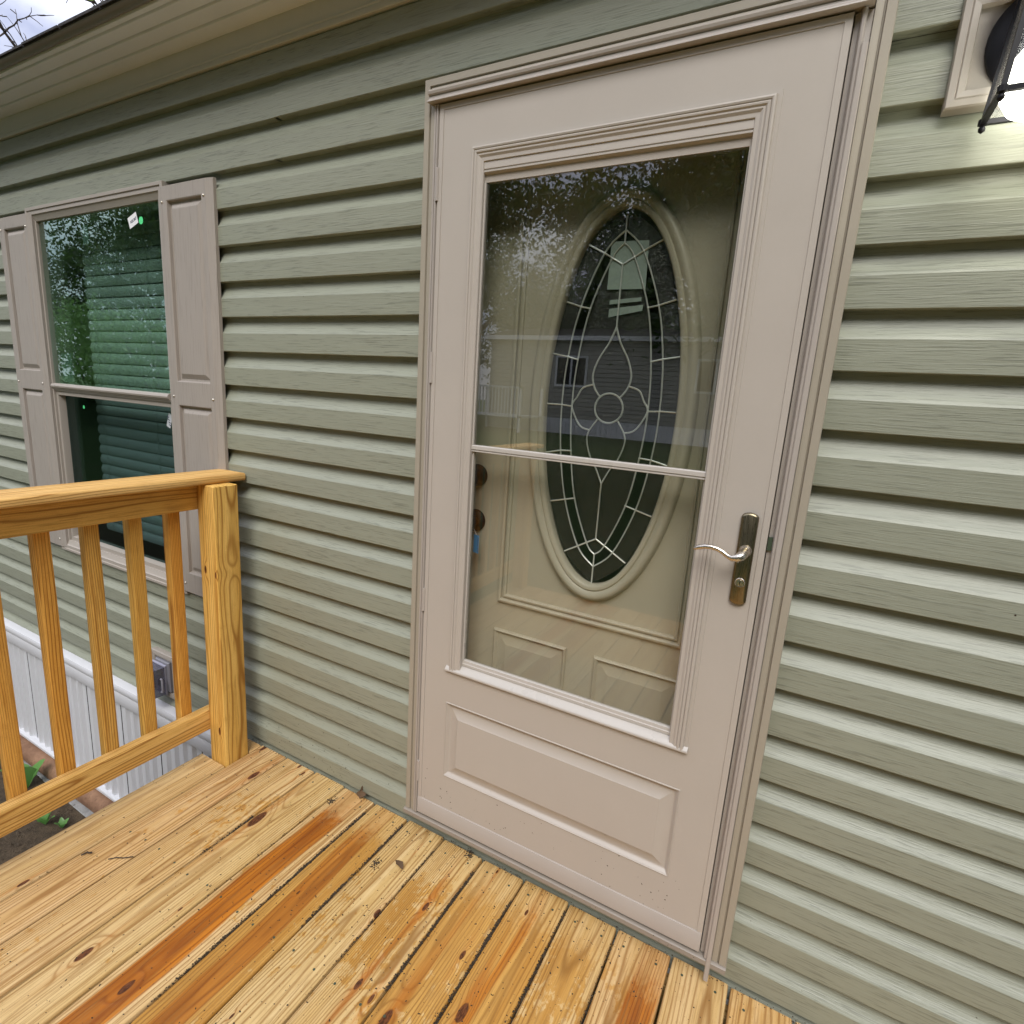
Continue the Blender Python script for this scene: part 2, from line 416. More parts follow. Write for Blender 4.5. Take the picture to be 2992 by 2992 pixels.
def concrete(name, a, b, sc, rough=.9, bump=.01):
    t = NT(name); p = t.pos()
    f = t.noise(p, sc, 6, .65); f2 = t.noise(p, sc * 9, 3, .6)
    c = t.mix(t.ramp(f, .3, .7), a, b); c = t.mix(t.ramp(f2, .55, .75, 0, .5), c, tuple(v * .45 for v in a))
    t.bsdf(c, rough, 0, t.bump(t.math('ADD', f, t.math('MULTIPLY', f2, .4)), bump, .8), .3); return t.m
M['cement'] = concrete('grey_cement', (.20, .20, .195), (.30, .30, .29), 12)
M['shingle'] = concrete('asphalt_shingle', (.040, .038, .040), (.075, .070, .070), 60)
M['crumb'] = concrete('dark_dirt', (.045, .033, .022), (.105, .078, .052), 90)
M['pebble'] = concrete('pebble', (.20, .17, .13), (.34, .30, .24), 40)
M['bark'] = concrete('bark', (.055, .042, .032), (.11, .085, .065), 14, bump=.03)
M['timber'] = concrete('stained_timber', (.16, .085, .050), (.30, .175, .105), 7, .8)
t = NT('ground_earth'); p = t.pos(); gx, gy, gz = t.xyz(p)
f = t.noise(p, 2.2, 6, .65); f2 = t.noise(p, 26, 5, .7); f3 = t.noise(p, 150, 3, .6)
soil = t.mix(t.ramp(f2, .3, .7), (.045, .032, .019), (.095, .068, .041)); soil = t.mix(t.ramp(f, .45, .7, 0, .6), soil, (.055, .042, .028))
soil = t.mix(t.ramp(f3, .62, .74, 0, .8), soil, (.03, .024, .016))
lawn = t.mix(t.ramp(f2, .3, .7), (.030, .060, .016), (.060, .100, .026)); lawn = t.mix(t.ramp(f, .5, .75, 0, .6), lawn, (.08, .07, .035))
near = t.ramp(t.math('ADD', gy, t.math('MULTIPLY', t.math('SUBTRACT', f, .5), 2.5)), -3.6, -2.6)
t.bsdf(t.mix(near, lawn, soil), .85, 0, t.bump(t.math('ADD', f2, t.math('MULTIPLY', f3, .5)), .02, .9), .3); M['ground'] = t.m
def leafmat(name, a, b, trans=.35):
    t = NT(name); g = t.n('NewGeometry'); rnd = g.outputs['Random Per Island']
    c = t.mix(rnd, a, b)
    d = t.n('BsdfDiffuse'); t.l(c, d.inputs[0]); tl = t.n('BsdfTranslucent'); t.l(t.mix(.5, c, tuple(min(1, v * 2.2) for v in b)), tl.inputs[0])
    gl = t.n('BsdfGlossy'); gl.inputs['Roughness'].default_value = .4; gl.inputs['Color'].default_value = (.5, .5, .5, 1)
    m1 = t.n('MixShader'); m1.inputs[0].default_value = trans; t.l(d.outputs[0], m1.inputs[1]); t.l(tl.outputs[0], m1.inputs[2])
    m2 = t.n('MixShader'); m2.inputs[0].default_value = .06; t.l(m1.outputs[0], m2.inputs[1]); t.l(gl.outputs[0], m2.inputs[2])
    t.l(m2.outputs[0], t.out.inputs[0]); return t.m
M['leaf'] = leafmat('tree_leaves', (.022, .042, .012), (.060, .100, .026))
M['bush'] = leafmat('bush_leaves', (.085, .155, .045), (.14, .235, .07))
M['leaf_bright'] = leafmat('bright_green_leaves', (.09, .20, .03), (.16, .30, .05), .5)  # brighter green leaves for the tree behind the roof
M['weed'] = leafmat('weed_leaves', (.10, .24, .06), (.15, .33, .09), .3)
M['deadleaf'] = leafmat('dead_leaf', (.10, .06, .035), (.16, .11, .07), .1)
t = NT('bulb_glow'); e = t.n('Emission'); e.inputs[0].default_value = (1, .97, .86, 1); e.inputs[1].default_value = 5.0; t.l(e.outputs[0], t.out.inputs[0]); M['bulb'] = t.m

# ------------------------------------------------------------------ ground
def gheight(x, y):
    u = min(1, max(0, (-y - 4.5) / 10.0)); u = u * u * (3 - 2 * u)
    return -.82 + .97 * u
g = MB(); xs = [-90,-70,-50,-40,-32,-26,-22,-18,-15,-12,-10,-8,-6.5,-5,-4,-3,-2,-1,0,1,2,3,5,8,12,18,26,40,60,90]
ys = [-100,-75,-55,-42,-34,-28,-24,-21,-19,-17,-15.5,-14,-13,-12,-11,-10,-9,-8,-7,-6,-5,-4.5,-4,-3,-2,-1,-.5,0,1,3,6,10,16,26,45,70]
nx = len(xs)
g.v = [(x, y, gheight(x, y)) for y in ys for x in xs]
g.f = [(j*nx+i, j*nx+i+1, (j+1)*nx+i+1, (j+1)*nx+i) for j in range(len(ys)-1) for i in range(nx-1)]
tag(part(g, 'ground', M['ground'], smooth=60), 'bare brown soil and lawn around the home', kind='structure')

# ------------------------------------------------------------------ mobile home
HX0, HX1 = -6.0, 4.2
home = root('mobile_home', 'sage green mobile home with tan storm door, shuttered window and white skirting', 'house', (0, 2, -.82))
PITCH = .1137; LIP0 = .1232
COURSE = [(.0072, 0.0), (.0058, .0014), (.0056, .0040), (.0056, .030), (.0052, .0600), (.0060, .0618), (.0120, .0685), (.0180, .0760), (.0235, .0840), (.0272, .0920), (.0285, .1010), (.0288, .1137)]
def siding_y(z):
    k = (z - LIP0) % PITCH
    for (ya, a), (yb, b) in zip(COURSE, COURSE[1:]):
        if a <= k <= b: return ya + (yb - ya) * (k - a) / max(1e-9, b - a)
    return .01
OPEN = [(-.03, .92, .064, 2.135), (-2.19, -1.22, .555, 2.045), (1.040, 1.270, 1.926, 2.082), (-1.500, -1.338, .006, .194)]
rnd = random.Random(3)
SEAMS = {-1: -.316, 17: -.628, 1: -3.2, 3: 2.6, 5: -4.1, 7: 2.9, 9: -3.6, 11: 3.1, 13: -4.4, 15: -3.0, -3: 2.2}
SIDE_BOT, SIDE_TOP = -.090, 2.40
for k in range(-3, 21, 2):
    z0, z1 = max(SIDE_BOT, LIP0 + k * PITCH), min(SIDE_TOP, LIP0 + (k + 2) * PITCH)
    if z1 <= z0: continue
    prof = []
    for c in range(2):
        zb = LIP0 + (k + c) * PITCH
        prof += [(.0288, zb)] + [(y, zb + dz) for y, dz in COURSE]
    def clip(a, b):
        out = []
        for (ya, za), (yb, zb) in zip(prof, prof[1:]):
            if zb < a or za > b: continue
            def at(zz): return ya + (yb - ya) * ((zz - za) / (zb - za) if zb > za else 0)
            p, q = max(za, a), min(zb, b)
            pa, qa = (at(p), p) if zb > za else (ya, za), (at(q), q) if zb > za else (yb, zb)
            for pt in (pa, qa):
                if not out or abs(out[-1][0] - pt[0]) + abs(out[-1][1] - pt[1]) > 1e-6: out.append(pt)
        return out
    seam = SEAMS.get(k)
    cuts = sorted({HX0, HX1, *([seam] if seam else []), *[v for o in OPEN for v in o[:2] if o[2] < z1 and o[3] > z0]})
    runs = []; cur = None
    for a, b in zip(cuts, cuts[1:]):
        zi = [(z0, z1)]
        for o in OPEN:
            if o[0] < (a + b) / 2 < o[1]:
                nz_ = []
                for p, q in zi:
                    if o[3] <= p or o[2] >= q: nz_.append((p, q)); continue
                    if o[2] > p + .004: nz_.append((p, o[2]))
                    if o[3] < q - .004: nz_.append((o[3], q))
                zi = nz_
        if not zi: cur = None; continue
        if cur is None or a == seam: cur = []; runs.append(cur)
        cur.append((a, b, zi))
    for ri, run in enumerate(runs):
        mb = MB(); shift = -.0016 if (seam and run[0][0] == seam) else 0.0
        for a, b, zi in run:
            first = shift and a == seam
            if first: a -= .012
            for p, q in zi:
                pr = clip(p, q)
                n = len(pr); nseg = max(1, int((b - a) / .6)); vs = []
                for i in range(nseg + 1):
                    xx = a + (b - a) * i / nseg
                    vs += [(xx, y + shift, z) for y, z in pr]
                mb.add(vs, [(i*n+j, (i+1)*n+j, (i+1)*n+j+1, i*n+j+1) for i in range(nseg) for j in range(n-1)])
                if first: mb.add([(a, y + shift, z) for y, z in pr] + [(a, y, z) for y, z in pr], [(j, j+1, n+j+1, n+j) for j in range(n-1)])
        part(mb, 'siding_panel', M['siding'], home, smooth=22)
# sheathing, room, roof
part(MB().plate(HX0, HX1, -.10, 2.433, .034, [(-.022, .897, .02, 2.12), (-2.17, -1.24, .57, 2.03)], .056), 'wall_sheathing', M['sheath'], home, smooth=0)
part(MB().plate(HX0 + .1, HX1 - .1, -.10, 2.43, .0905, [(-.022, .897, .02, 2.12), (-2.17, -1.24, .57, 2.03)], .012), 'inner_wall', M['wall_in'], home, smooth=0)
rm = MB(); rm.box(HX0, HX1, 4.2, 4.3, -.1, 2.434); rm.box(HX0, HX0 + .1, .091, 4.2, -.1, 2.434); rm.box(HX1 - .1, HX1, .091, 4.2, -.1, 2.434)
part(rm, 'room_wall', M['wall_in'], home, smooth=0)
part(MB().box(HX0, HX1, .031, 4.3, -.16, -.101), 'room_floor', paint('brown_vinyl_floor', (.22, .17, .12), .5), home, smooth=0)
part(MB().box(HX0, HX1, .031, 4.3, 2.435, 2.446), 'room_ceiling', M['wall_in'], home, smooth=0)
# frieze, soffit, fascia, roof
part(MB().prism_x([(.022, 2.352), (.000, 2.352), (-.0015, 2.354), (-.0015, 2.366), (.0000, 2.3685), (-.0015, 2.371), (-.0015, 2.3735), (.002, 2.376), (.004, 2.43), (.022, 2.43)], HX0, HX1), 'frieze_board', M['frieze'], home)
so = [(.02, 2.4295), (-.022, 2.4290)]
for yy in (-.050, -.104, -.152):
    so += [(yy + .0085, 2.4290), (yy + .0065, 2.4255), (yy + .0015, 2.4255), (yy, 2.4285), (yy - .0004, 2.4410), (yy - .0036, 2.4410), (yy - .0040, 2.4290)]
so += [(-.170, 2.4290), (-.1715, 2.434), (-.1715, 2.4446), (.02, 2.4446)]
part(MB().prism_x(so, HX0, HX1), 'soffit', M['eave'], home)
part(MB().prism_x([(-.1735, 2.4340), (-.1790, 2.4310), (-.1825, 2.4325), (-.1850, 2.4370), (-.1900, 2.4410), (-.1960, 2.4430), (-.1985, 2.4465), (-.1735, 2.4470)], HX0, HX1), 'fascia', M['fascia'], home)
sl = .25
rf = MB(); rr = random.Random(5); xx = HX0
part(MB().prism_x([(-.172, 2.4475), (-.200, 2.4472), (-.200, 2.4500), (2.15, 2.4500 + sl * 2.35), (4.5, 2.4500), (4.5, 2.4475), (2.15, 2.4475 + sl * 2.32)], HX0 - .15, HX1 + .15), 'roof', M['shingle'], home, smooth=0)
roof = home.children[-1]
while xx < HX1:
    wd = rr.uniform(.24, .33); dz = rr.uniform(0, .004); yo = rr.uniform(0, .006)
    mb = MB().prism_x([(-.203 - yo, 2.4502), (-.203 - yo, 2.4555 + dz), (.10, 2.4585 + sl * .30), (.10, 2.4505 + sl * .30)], xx, xx + wd - .006)
    part(mb, 'shingle', M['shingle'], roof, smooth=0); xx += wd
# door surround
dt = MB().frame(-.0495, .9385, .073, 2.1475, [(0, .016), (0, -.0260), (.0012, -.0280), (.0160, -.0280), (.0175, -.0222), (.0196, -.0222), (.0206, -.0262), (.0225, -.0268), (.0330, -.0272), (.0340, -.006), (.034, .02)], 'LTR')
frame = part(dt, 'door_frame', M['trim'], home)
part(MB().prism_x([(.016, .055), (-.0325, .055), (-.0340, .0565), (-.0338, .0690), (-.0315, .0708), (-.0200, .0722), (.016, .0735)], -.0530, .9395), 'door_sill', M['sill'], frame)
part(MB().box(.001, .874, -.0240, .002, .0740, .0829), 'door_sweep', M['gap_shade'], frame, smooth=0)  # black strip standing in for the shade of the gap below the leaf
hd = [(-.010, 2.1240), (-.0350, 2.1200), (-.0420, 2.1160), (-.0455, 2.1105), (-.0440, 2.1055), (-.0380, 2.1030), (-.0375, 2.1018), (-.0400, 2.1010), (-.0395, 2.0985), (-.0400, 2.0965), (-.0420, 2.0940), (-.0470, 2.0905), (-.0475, 2.0880), (-.0440, 2.0872), (-.0300, 2.0890), (-.010, 2.0900)]
part(MB().prism_x(hd, -.0272, .9040), 'drip_cap', M['zbar'], frame)
part(MB().prism_z([(-.0170, .01), (-.0170, -.0290), (-.0150, -.0310), (-.0110, -.0310), (-.0105, -.0280), (-.0085, -.0280), (-.0080, -.0315), (-.0045, -.0325), (-.0030, -.0300), (-.0030, .01)], .077, 2.0865), 'hinge_rail', M['zbar'], frame)
for a, b in ((1.945, 1.869), (1.50, 1.42), (.835, .765), (.265, .195)):
    mb = MB().tube([(-.0005, -.0305, b), (-.0005, -.0305, a)], .0045, 10)
    part(mb, 'hinge', M['zbar'], frame)
part(MB().prism_z([(.8770, .012), (.8770, -.0190), (.8850, -.0205), (.8862, -.0290), (.8885, -.0330), (.8915, -.0340), (.8945, -.0320), (.8955, -.0240), (.8990, -.0235), (.9045, -.0235), (.9045, .012)], .077, 2.0865), 'latch_rail', M['zbar'], frame)
part(MB().prism_z([(.8936, -.0236), (.8936, -.0345), (.8955, -.0362), (.9028, -.0362), (.9046, -.0340), (.9046, -.0236)], .015, 2.0310), 'sweep_strip', M['zbar'], frame)
part(MB().box(.8765, .8850, -.0255, -.0205, 1.118, 1.146), 'strike', M['latch'], frame, smooth=0)
jb = MB(); jb.box(-.0215, -.012, .0, .088, .07, 2.12); jb.box(.888, .8965, .0, .088, .07, 2.12); jb.box(-.012, .888, .0, .088, 2.089, 2.12); jb.box(-.012, .888, .0, .088, .055, .078)
part(jb, 'jamb', M['trim'], frame, smooth=0)

# storm door
lf = MB().plate(.0132, .8618, .083, 2.0718, -.0290, [(.120, .752, .606, 1.955), (.0945, .7755, .2530, .4970)])
lf.frame(0, .875, .083, 2.085, [(0, .004), (0, -.0295), (.0008, -.0306), (.0127, -.0306), (.0131, -.0286), (.0137, -.0286), (.0140, -.0291)])
lf.plate(.001, .874, .084, 2.084, .004, [(.120, .752, .606, 1.955)])
lf.frame(.0920, .7780, .2505, .4995, [(0, -.0289), (.0006, -.0305), (.0024, -.0308), (.0034, -.0290), (.0044, -.0292), (.0070, -.0270), (.0105, -.0225), (.0135, -.0212), (.0165, -.0212), (.0435, -.0302), (.0448, -.0312), (.0462, -.0312)])
lf.plate(.1382, .7318, .2967, .4533, -.0312, [])
storm = part(lf, 'storm_door', M['door'], home, smooth=30)
part(MB().prism_x([(-.0286, .0835), (-.0325, .0835), (-.0325, .1350), (-.0312, .1372), (-.0286, .1378)], .0014, .8736), 'kick_strip', M['zbar'], storm)
mo = MB().frame(.0926, .7795, .6040, 1.9855, [(0, -.0288), (.0006, -.0305), (.0085, -.0306), (.0090, -.0345), (.0105, -.0378), (.0135, -.0388), (.0165, -.0378), (.0178, -.0352), (.0186, -.0372), (.0205, -.0384), (.0235, -.0380), (.0255, -.0362), (.0262, -.0350), (.0270, -.0362), (.0300, -.0362), (.0325, -.0346), (.0350, -.0330), (.0425, -.0328), (.0436, -.0310), (.0436, -.006)], 'LTR')
part(mo, 'glass_moulding', M['door'], storm, smooth=25)
part(MB().prism_x([(-.010, 1.9420), (-.0300, 1.9420), (-.0306, 1.9260), (-.0285, 1.9246), (-.0285, 1.9236), (-.0306, 1.9226), (-.0306, 1.9190), (-.0290, 1.9170), (-.0225, 1.9150), (-.0215, 1.8990), (-.010, 1.8985)], .1362, .7359), 'screen_cassette', M['door'], storm)
part(MB().prism_x([(-.010, 1.2664), (-.0245, 1.2664), (-.0265, 1.2640), (-.0265, 1.2550), (-.0235, 1.2538), (-.0235, 1.2528), (-.0250, 1.2518), (-.0250, 1.2490), (-.0225, 1.2480), (-.010, 1.2480)], .1362, .7359), 'meeting_rail', M['satin'], storm)
part(MB().prism_x([(-.008, .6250), (-.0200, .6250), (-.0205, .6330), (-.0190, .6342), (-.0185, .6425), (-.0160, .6440), (-.008, .6440)], .1362, .7359), 'sash_rail', M['satin'], storm)
part(MB().prism_x([(-.0195, .6238), (-.0225, .6232), (-.0375, .6110), (-.0388, .6075), (-.0378, .6035), (-.0288, .6025), (-.0285, .6150), (-.0195, .6180)], .0885, .7805), 'glass_sill', M['satin'], storm)
for a in ((.1362, .1400, -.0200, -.008, .644, 1.2480), (.7320, .7359, -.0200, -.008, .644, 1.2480), (.1362, .1400, -.024, -.012, 1.2670, 1.8980), (.7320, .7359, -.024, -.012, 1.2670, 1.8980)):
    part(MB().box(*a), 'sash_stile', M['satin'], storm, smooth=0)
part(MB().box(.1400, .7320, -.0185, -.0155, 1.2665, 1.8985), 'glass_pane', M['storm_glass'], storm, 'upper glass pane', smooth=0)
part(MB().box(.1400, .7320, -.0125, -.0095, .6440, 1.2480), 'glass_pane', M['storm_glass_low'], storm, 'lower glass pane', smooth=0)
def stadium(cx, z0, z1, hw, n=10):
    zc0, zc1 = z0 + hw * .62, z1 - hw * .62
    return [(cx + hw*math.cos(a), zc1 + hw*.62*math.sin(a)) for a in [math.pi*i/n for i in range(n+1)]] + [(cx - hw*math.cos(a), zc0 - hw*.62*math.sin(a)) for a in [math.pi*i/n for i in range(n+1)]]
hp = MB(); rings = [(0, -.0292), (0, -.0345), (.0015, -.0370), (.0045, -.0385)]; st = []
for o, y in rings: st.append([(x, y, z) for x, z in stadium(.8365, .9895 + o, 1.1930 - o, .0170 - o)])
n = len(st[0]); hp.add([p for ring in st for p in ring], [(i*n+j, i*n+(j+1) % n, (i+1)*n+(j+1) % n, (i+1)*n+j) for i in range(3) for j in range(n)] + [tuple(range(3*n, 4*n))])
part(hp, 'handle_plate', M['plate'], storm)
lv = MB().lathe_y(.8375, 1.1120, [(.0125, -.0386), (.0125, -.0430), (.0095, -.0450), (.0090, -.0560), (.0085, -.0580)], 20)
lp = [(.8375, -.0580, 1.1120), (.8375, -.0640, 1.1118), (.8365, -.0720, 1.1105), (.8325, -.0790, 1.1075), (.8250, -.0820, 1.1035), (.8160, -.0815, 1.1020), (.8080, -.0800, 1.1045), (.7980, -.0790, 1.1105), (.7870, -.0785, 1.1150), (.7740, -.0785, 1.1170), (.7610, -.0785, 1.1160), (.7490, -.0785, 1.1120), (.7420, -.0785, 1.1085), (.7385, -.0785, 1.1060)]
lv.tube(lp, [.0090, .0092, .0098, .0100, .0088, .0068, .0056, .0052, .0052, .0054, .0056, .0052, .0040, .0016], 12)
part(lv, 'lever', M['nickel'], storm, smooth=60)
part(MB().lathe_y(.8365, 1.0415, [(.0105, -.0386), (.0105, -.0415), (.0092, -.0430), (.0080, -.0428), (.0076, -.0420), (.0065, -.0420), (.0062, -.0438), (.0005, -.0440)], 24), 'lock_cylinder', M['nickel'], storm, smooth=40)
part(MB().box(.8357, .8373, -.0445, -.0440, 1.0375, 1.0455), 'keyhole', M['black'], storm, smooth=0)

# entry door behind the storm door
CX, CZ, OA, OB = .4665, 1.3840, .1705, .4615
YD = .080
def oval(th, d=0.0): return (CX + (OA + d) * math.cos(th), CZ + (OB + d) * math.sin(th))
ed = MB(); ex0, ex1, ez0, ez1 = -.010, .886, .080, 2.087
corner = sorted(math.atan2(zc - CZ, xc - CX) % (2*math.pi) for xc in (ex0, ex1) for zc in (ez0, ez1))
ths = sorted({2*math.pi*i/112 for i in range(112)} | set(corner)); vs = []
for th in ths:
    a, b = math.cos(th), math.sin(th)
    kk = min([(ex1-CX)/a if a > 1e-9 else (ex0-CX)/a if a < -1e-9 else 9e9, (ez1-CZ)/b if b > 1e-9 else (ez0-CZ)/b if b < -1e-9 else 9e9])
    px_, pz_ = oval(th, .004)
    vs += [(px_, YD, pz_), (CX + kk*a, YD, CZ + kk*b), (px_, YD + .04, pz_), (CX + kk*a, YD + .04, CZ + kk*b)]
nn = len(ths)
for i in range(nn):
    j = (i + 1) % nn
    ed.f += [(4*i, 4*i+1, 4*j+1, 4*j), (4*i+2, 4*j+2, 4*j+3, 4*i+3), (4*i, 4*j, 4*j+2, 4*i+2)]
ed.v = vs
entry = part(ed, 'entry_door', M['entry'], home, smooth=0)
PM = [(0, .0799), (.0005, .0740), (.003, .0700), (.008, .0690), (.012, .0715), (.0135, .0790), (.0155, .0800), (.0170, .0740), (.022, .0725), (.0265, .0750), (.028, .0850), (.030, .0800)]
part(MB().frame(.1870, .7230, .8080, 1.9600, PM), 'panel_moulding', M['entry'], entry)
for x0, x1 in ((.1815, .4150), (.4960, .7290)):
    mb = MB().frame(x0, x1, .300, .7225, [(0, .0799), (.001, .0740), (.005, .0710), (.009, .0740), (.012, .0797), (.019, .0797), (.042, .0735), (.043, .0733)])
    mb.plate(x0 + .043, x1 - .043, .343, .6795, .0733, [])
    part(mb, 'raised_panel', M['entry'], entry)
ring = MB(); op = [(-.001, .0900), (-.001, .0700), (.002, .0660), (.007, .0640), (.013, .0640), (.0165, .0672), (.0185, .0660), (.025, .0615), (.033, .0605), (.040, .0640), (.044, .0720), (.046, .0799)]
NO = 120
vs = [];
for i in range(NO):
    th = 2*math.pi*i/NO
    for d, y in op:
        x, z = oval(th, d); vs.append((x, y, z))
k = len(op); ring.v = vs; ring.f = [(i*k+j, i*k+j+1, ((i+1) % NO)*k+j+1, ((i+1) % NO)*k+j) for i in range(NO) for j in range(k-1)]
part(ring, 'oval_moulding', M['entry'], entry, smooth=40)
# leaded oval: loops through the joints (right half; mirrored)
def spline(pts, per=6):
    out = []
    for i in range(len(pts) - 1):
        p0, p1, p2, p3 = pts[max(i-1, 0)], pts[i], pts[i+1], pts[min(i+2, len(pts)-1)]
        seg = []
        for s in range(per):
            u = s / per
            seg.append(tuple(.5*((2*b) + (-a+c)*u + (2*a-5*b+4*c-d)*u*u + (-a+3*b-3*c+d)*u**3) for a, b, c, d in zip(p0, p1, p2, p3)))
        out.append(seg + [p2])
    return out
def mir(p): return (2*CX - p[0], p[1])
KO = [(.4665, 1.8455), (.3765, 1.7704), (.3300, 1.6396), (.3043, 1.5132), (.2960, 1.3852), (.3010, 1.2566), (.3285, 1.1280), (.3812, .9965), (.4665, .9225)]
KU = [(.4665, 1.7976), (.4190, 1.7492), (.3695, 1.6275), (.3457, 1.5066), (.3390, 1.3856), (.3460, 1.2670), (.3700, 1.1385), (.4178, 1.0176), (.4665, .9697)]
KI = [(.4665, 1.7686), (.4395, 1.7370), (.3945, 1.6230), (.3730, 1.5000), (.3672, 1.3834), (.3752, 1.2690), (.3970, 1.1456), (.4416, 1.0315), (.4665, 1.0037)]
YG = .0850
SO, SU, SI = spline(KO), spline(KU), spline(KI)
def pane_ring(A, B, mat):
    for side in (0, 1):
        for sa, sb in zip(A, B):
            pa = [mir(p) if side else p for p in sa]; pb = [mir(p) if side else p for p in sb]
            n = len(pa); mb = MB()
            vs = [(x, YG, z) for x, z in pa] + [(x, YG, z) for x, z in pb]
            mb.add(vs, [(i, i+1, n+i+1, n+i) for i in range(n-1)])
            vs = [(x, YG + .004, z) for x, z in pa] + [(x, YG + .004, z) for x, z in pb]
            mb.add(vs, [(i+1, i, n+i, n+i+1) for i in range(n-1)])
            part(mb, 'oval_pane', mat, entry, smooth=0)
pane_ring(SO, SU, M['oval_rough']); pane_ring(SU, SI, M['oval_clear'])
TEAR = [(.4665, 1.5790), (.4520, 1.5420), (.4290, 1.5030), (.4172, 1.4640), (.4240, 1.4340), (.4400, 1.4120)]
PET = [(.4195, 1.4400), (.3935, 1.4310), (.3800, 1.4080), (.3680, 1.3840), (.3850, 1.3470), (.4000, 1.3320), (.4190, 1.3270)]
DROP = [(.4395, 1.3550), (.4190, 1.3220), (.4175, 1.2950), (.4310, 1.2560), (.4480, 1.2310), (.4665, 1.1930)]
CR = .0365; CC = (.4668, 1.3845)
def flat(sp): return [p for seg in sp for p in seg[:-1]] + [sp[-1][-1]]
cen = [p for p in flat(SI)] + [mir(p) for p in flat(SI)[::-1][1:-1]]
def polypane(poly, y):
    cxm = sum(p[0] for p in poly)/len(poly); czm = sum(p[1] for p in poly)/len(poly)
    n = len(poly); mb = MB().add([(x, y, z) for x, z in poly] + [(cxm, y, czm)], [(i, (i+1) % n, n) for i in range(n)])
    mb.add([(x, y + .003, z) for x, z in poly], [tuple(range(n))[::-1]])
    return mb
part(polypane(cen, YG + .004), 'oval_pane', M['oval_rough'], entry, 'central oval pane', smooth=0)
ft, fd, fp = flat(spline(TEAR)), flat(spline(DROP)), flat(spline(PET))
circ = [(CC[0] + CR*math.cos(2*math.pi*i/28), CC[1] + CR*math.sin(2*math.pi*i/28)) for i in range(28)]
part(polypane(ft + [mir(p) for p in ft[::-1][:-1]], YG), 'oval_pane', M['oval_rough'], entry, 'teardrop pane', smooth=0)
part(polypane(fd + [mir(p) for p in fd[::-1][1:]], YG), 'oval_pane', M['oval_rough'], entry, 'inverted drop pane', smooth=0)
part(polypane(circ, YG - .002), 'oval_pane', M['oval_rough'], entry, 'round pane', smooth=0)
ptl = fp + [(.4400, 1.3600), (.4330, 1.3840), (.4380, 1.4080)]
part(polypane(ptl, YG + .001), 'oval_pane', M['oval_rough'], entry, 'petal pane', smooth=0)
part(polypane([mir(p) for p in ptl], YG + .001), 'oval_pane', M['oval_rough'], entry, 'petal pane', smooth=0)
YC = .0825
def came(pts, r=.0021):
    part(MB().tube([(x, YC, z) for x, z in pts], r, 6), 'lead_came', M['came'], entry, smooth=60)
for sd_ in (0, 1):
    f_ = mir if sd_ else (lambda p: p)
    for sp in (SU, SI): came([f_(p) for p in flat(sp)])
    for i in range(1, 8):
        came([f_(KO[i]), f_(KU[i])]); came([f_(KU[i]), f_(KI[i])])
    came([f_(p) for p in ft], .0025); came([f_(p) for p in fd]); came([f_(p) for p in fp], .0023)
    came([f_(KI[1]), f_((.4665, 1.7222))]); came([f_(KI[7]), f_((.4665, 1.0455))])
came(circ + circ[:1], .0025)
for a, b in (((.4665, 1.8300), (.4665, 1.7686)), ((.4665, 1.7222), (.4665, 1.579)), ((.4665, 1.193), (.4665, 1.0455)), ((.4665, 1.0037), (.4665, .9235))): came([(CX, a[1]), (CX, b[1])])
jt = MB()
for K in (KU[1:8], KI[1:8]):
    for p in K:
        for q in (p, mir(p)): jt.lathe_y(q[0], q[1], [(.0026, YC + .001), (.0026, YC - .0016), (.0012, YC - .0022)], 8)
part(jt, 'solder_joints', M['came'], entry, smooth=40)
pl = MB().quad((.4325, .0841, 1.6665), (.5270, .0841, 1.6655), (.5240, .0841, 1.7720), (.4330, .0841, 1.7745))
pl.quad((.4420, .0841, 1.6020), (.5245, .0841, 1.6165), (.5260, .0841, 1.6300), (.4425, .0841, 1.6220)); pl.quad((.4420, .0841, 1.6320), (.5200, .0841, 1.6380), (.5200, .0841, 1.6470), (.4420, .0841, 1.6420))
for v in list(pl.v): pass
pl.add([(x, .0844, z) for x, y, z in pl.v[:4]], [(3, 2, 1, 0)])
part(pl, 'paper_label', M['palepaper'], entry, 'torn pale paper label stuck inside the oval glass', smooth=0)
part(MB().lathe_y(.0960, 1.1700, [(.0320, .0798), (.0320, .0740), (.0290, .0680), (.0260, .0640), (.0255, .0500), (.0235, .0470), (.0100, .0465)], 32), 'deadbolt', M['bronze'], entry, smooth=40)
part(MB().box(.0950, .0970, .0455, .0466, 1.164, 1.176), 'keyhole', M['nickel'], entry, smooth=0)
part(MB().lathe_y(.0960, 1.0370, [(.0330, .0798), (.0330, .0740), (.0290, .0690), (.0160, .0660), (.0140, .0480), (.0230, .0440), (.0275, .0360), (.0280, .0290), (.0255, .0220), (.0180, .0175), (.0050, .0165)], 32), 'door_knob', M['bronze'], entry, smooth=40)
tg = root('hang_tag', 'blue paper tag hanging from the lower black door knob behind the storm glass', 'tag', (.105, .030, 1.01))
part(MB().prism_z([(.1165, .0400), (.1375, .0340), (.1378, .0345), (.1168, .0405)], .952, 1.005), 'tag_card', M['tag'], tg, smooth=0)
mb = MB()
for i, zz in enumerate((.958, .965, .9745, .980, .985, .990, .995)):
    mb.prism_z([(.1320, .0352), (.1362, .0340), (.1362, .0342), (.1320, .0354)], zz, zz + (.003 if i < 3 else .002))
part(mb, 'print', M['ink'], tg, smooth=0)
part(MB().tube([(.127, .037, 1.0052), (.116, .042, 1.018), (.100, .046, 1.0248), (.090, .046, 1.0262)], .0007, 5), 'string', M['paper'], tg)

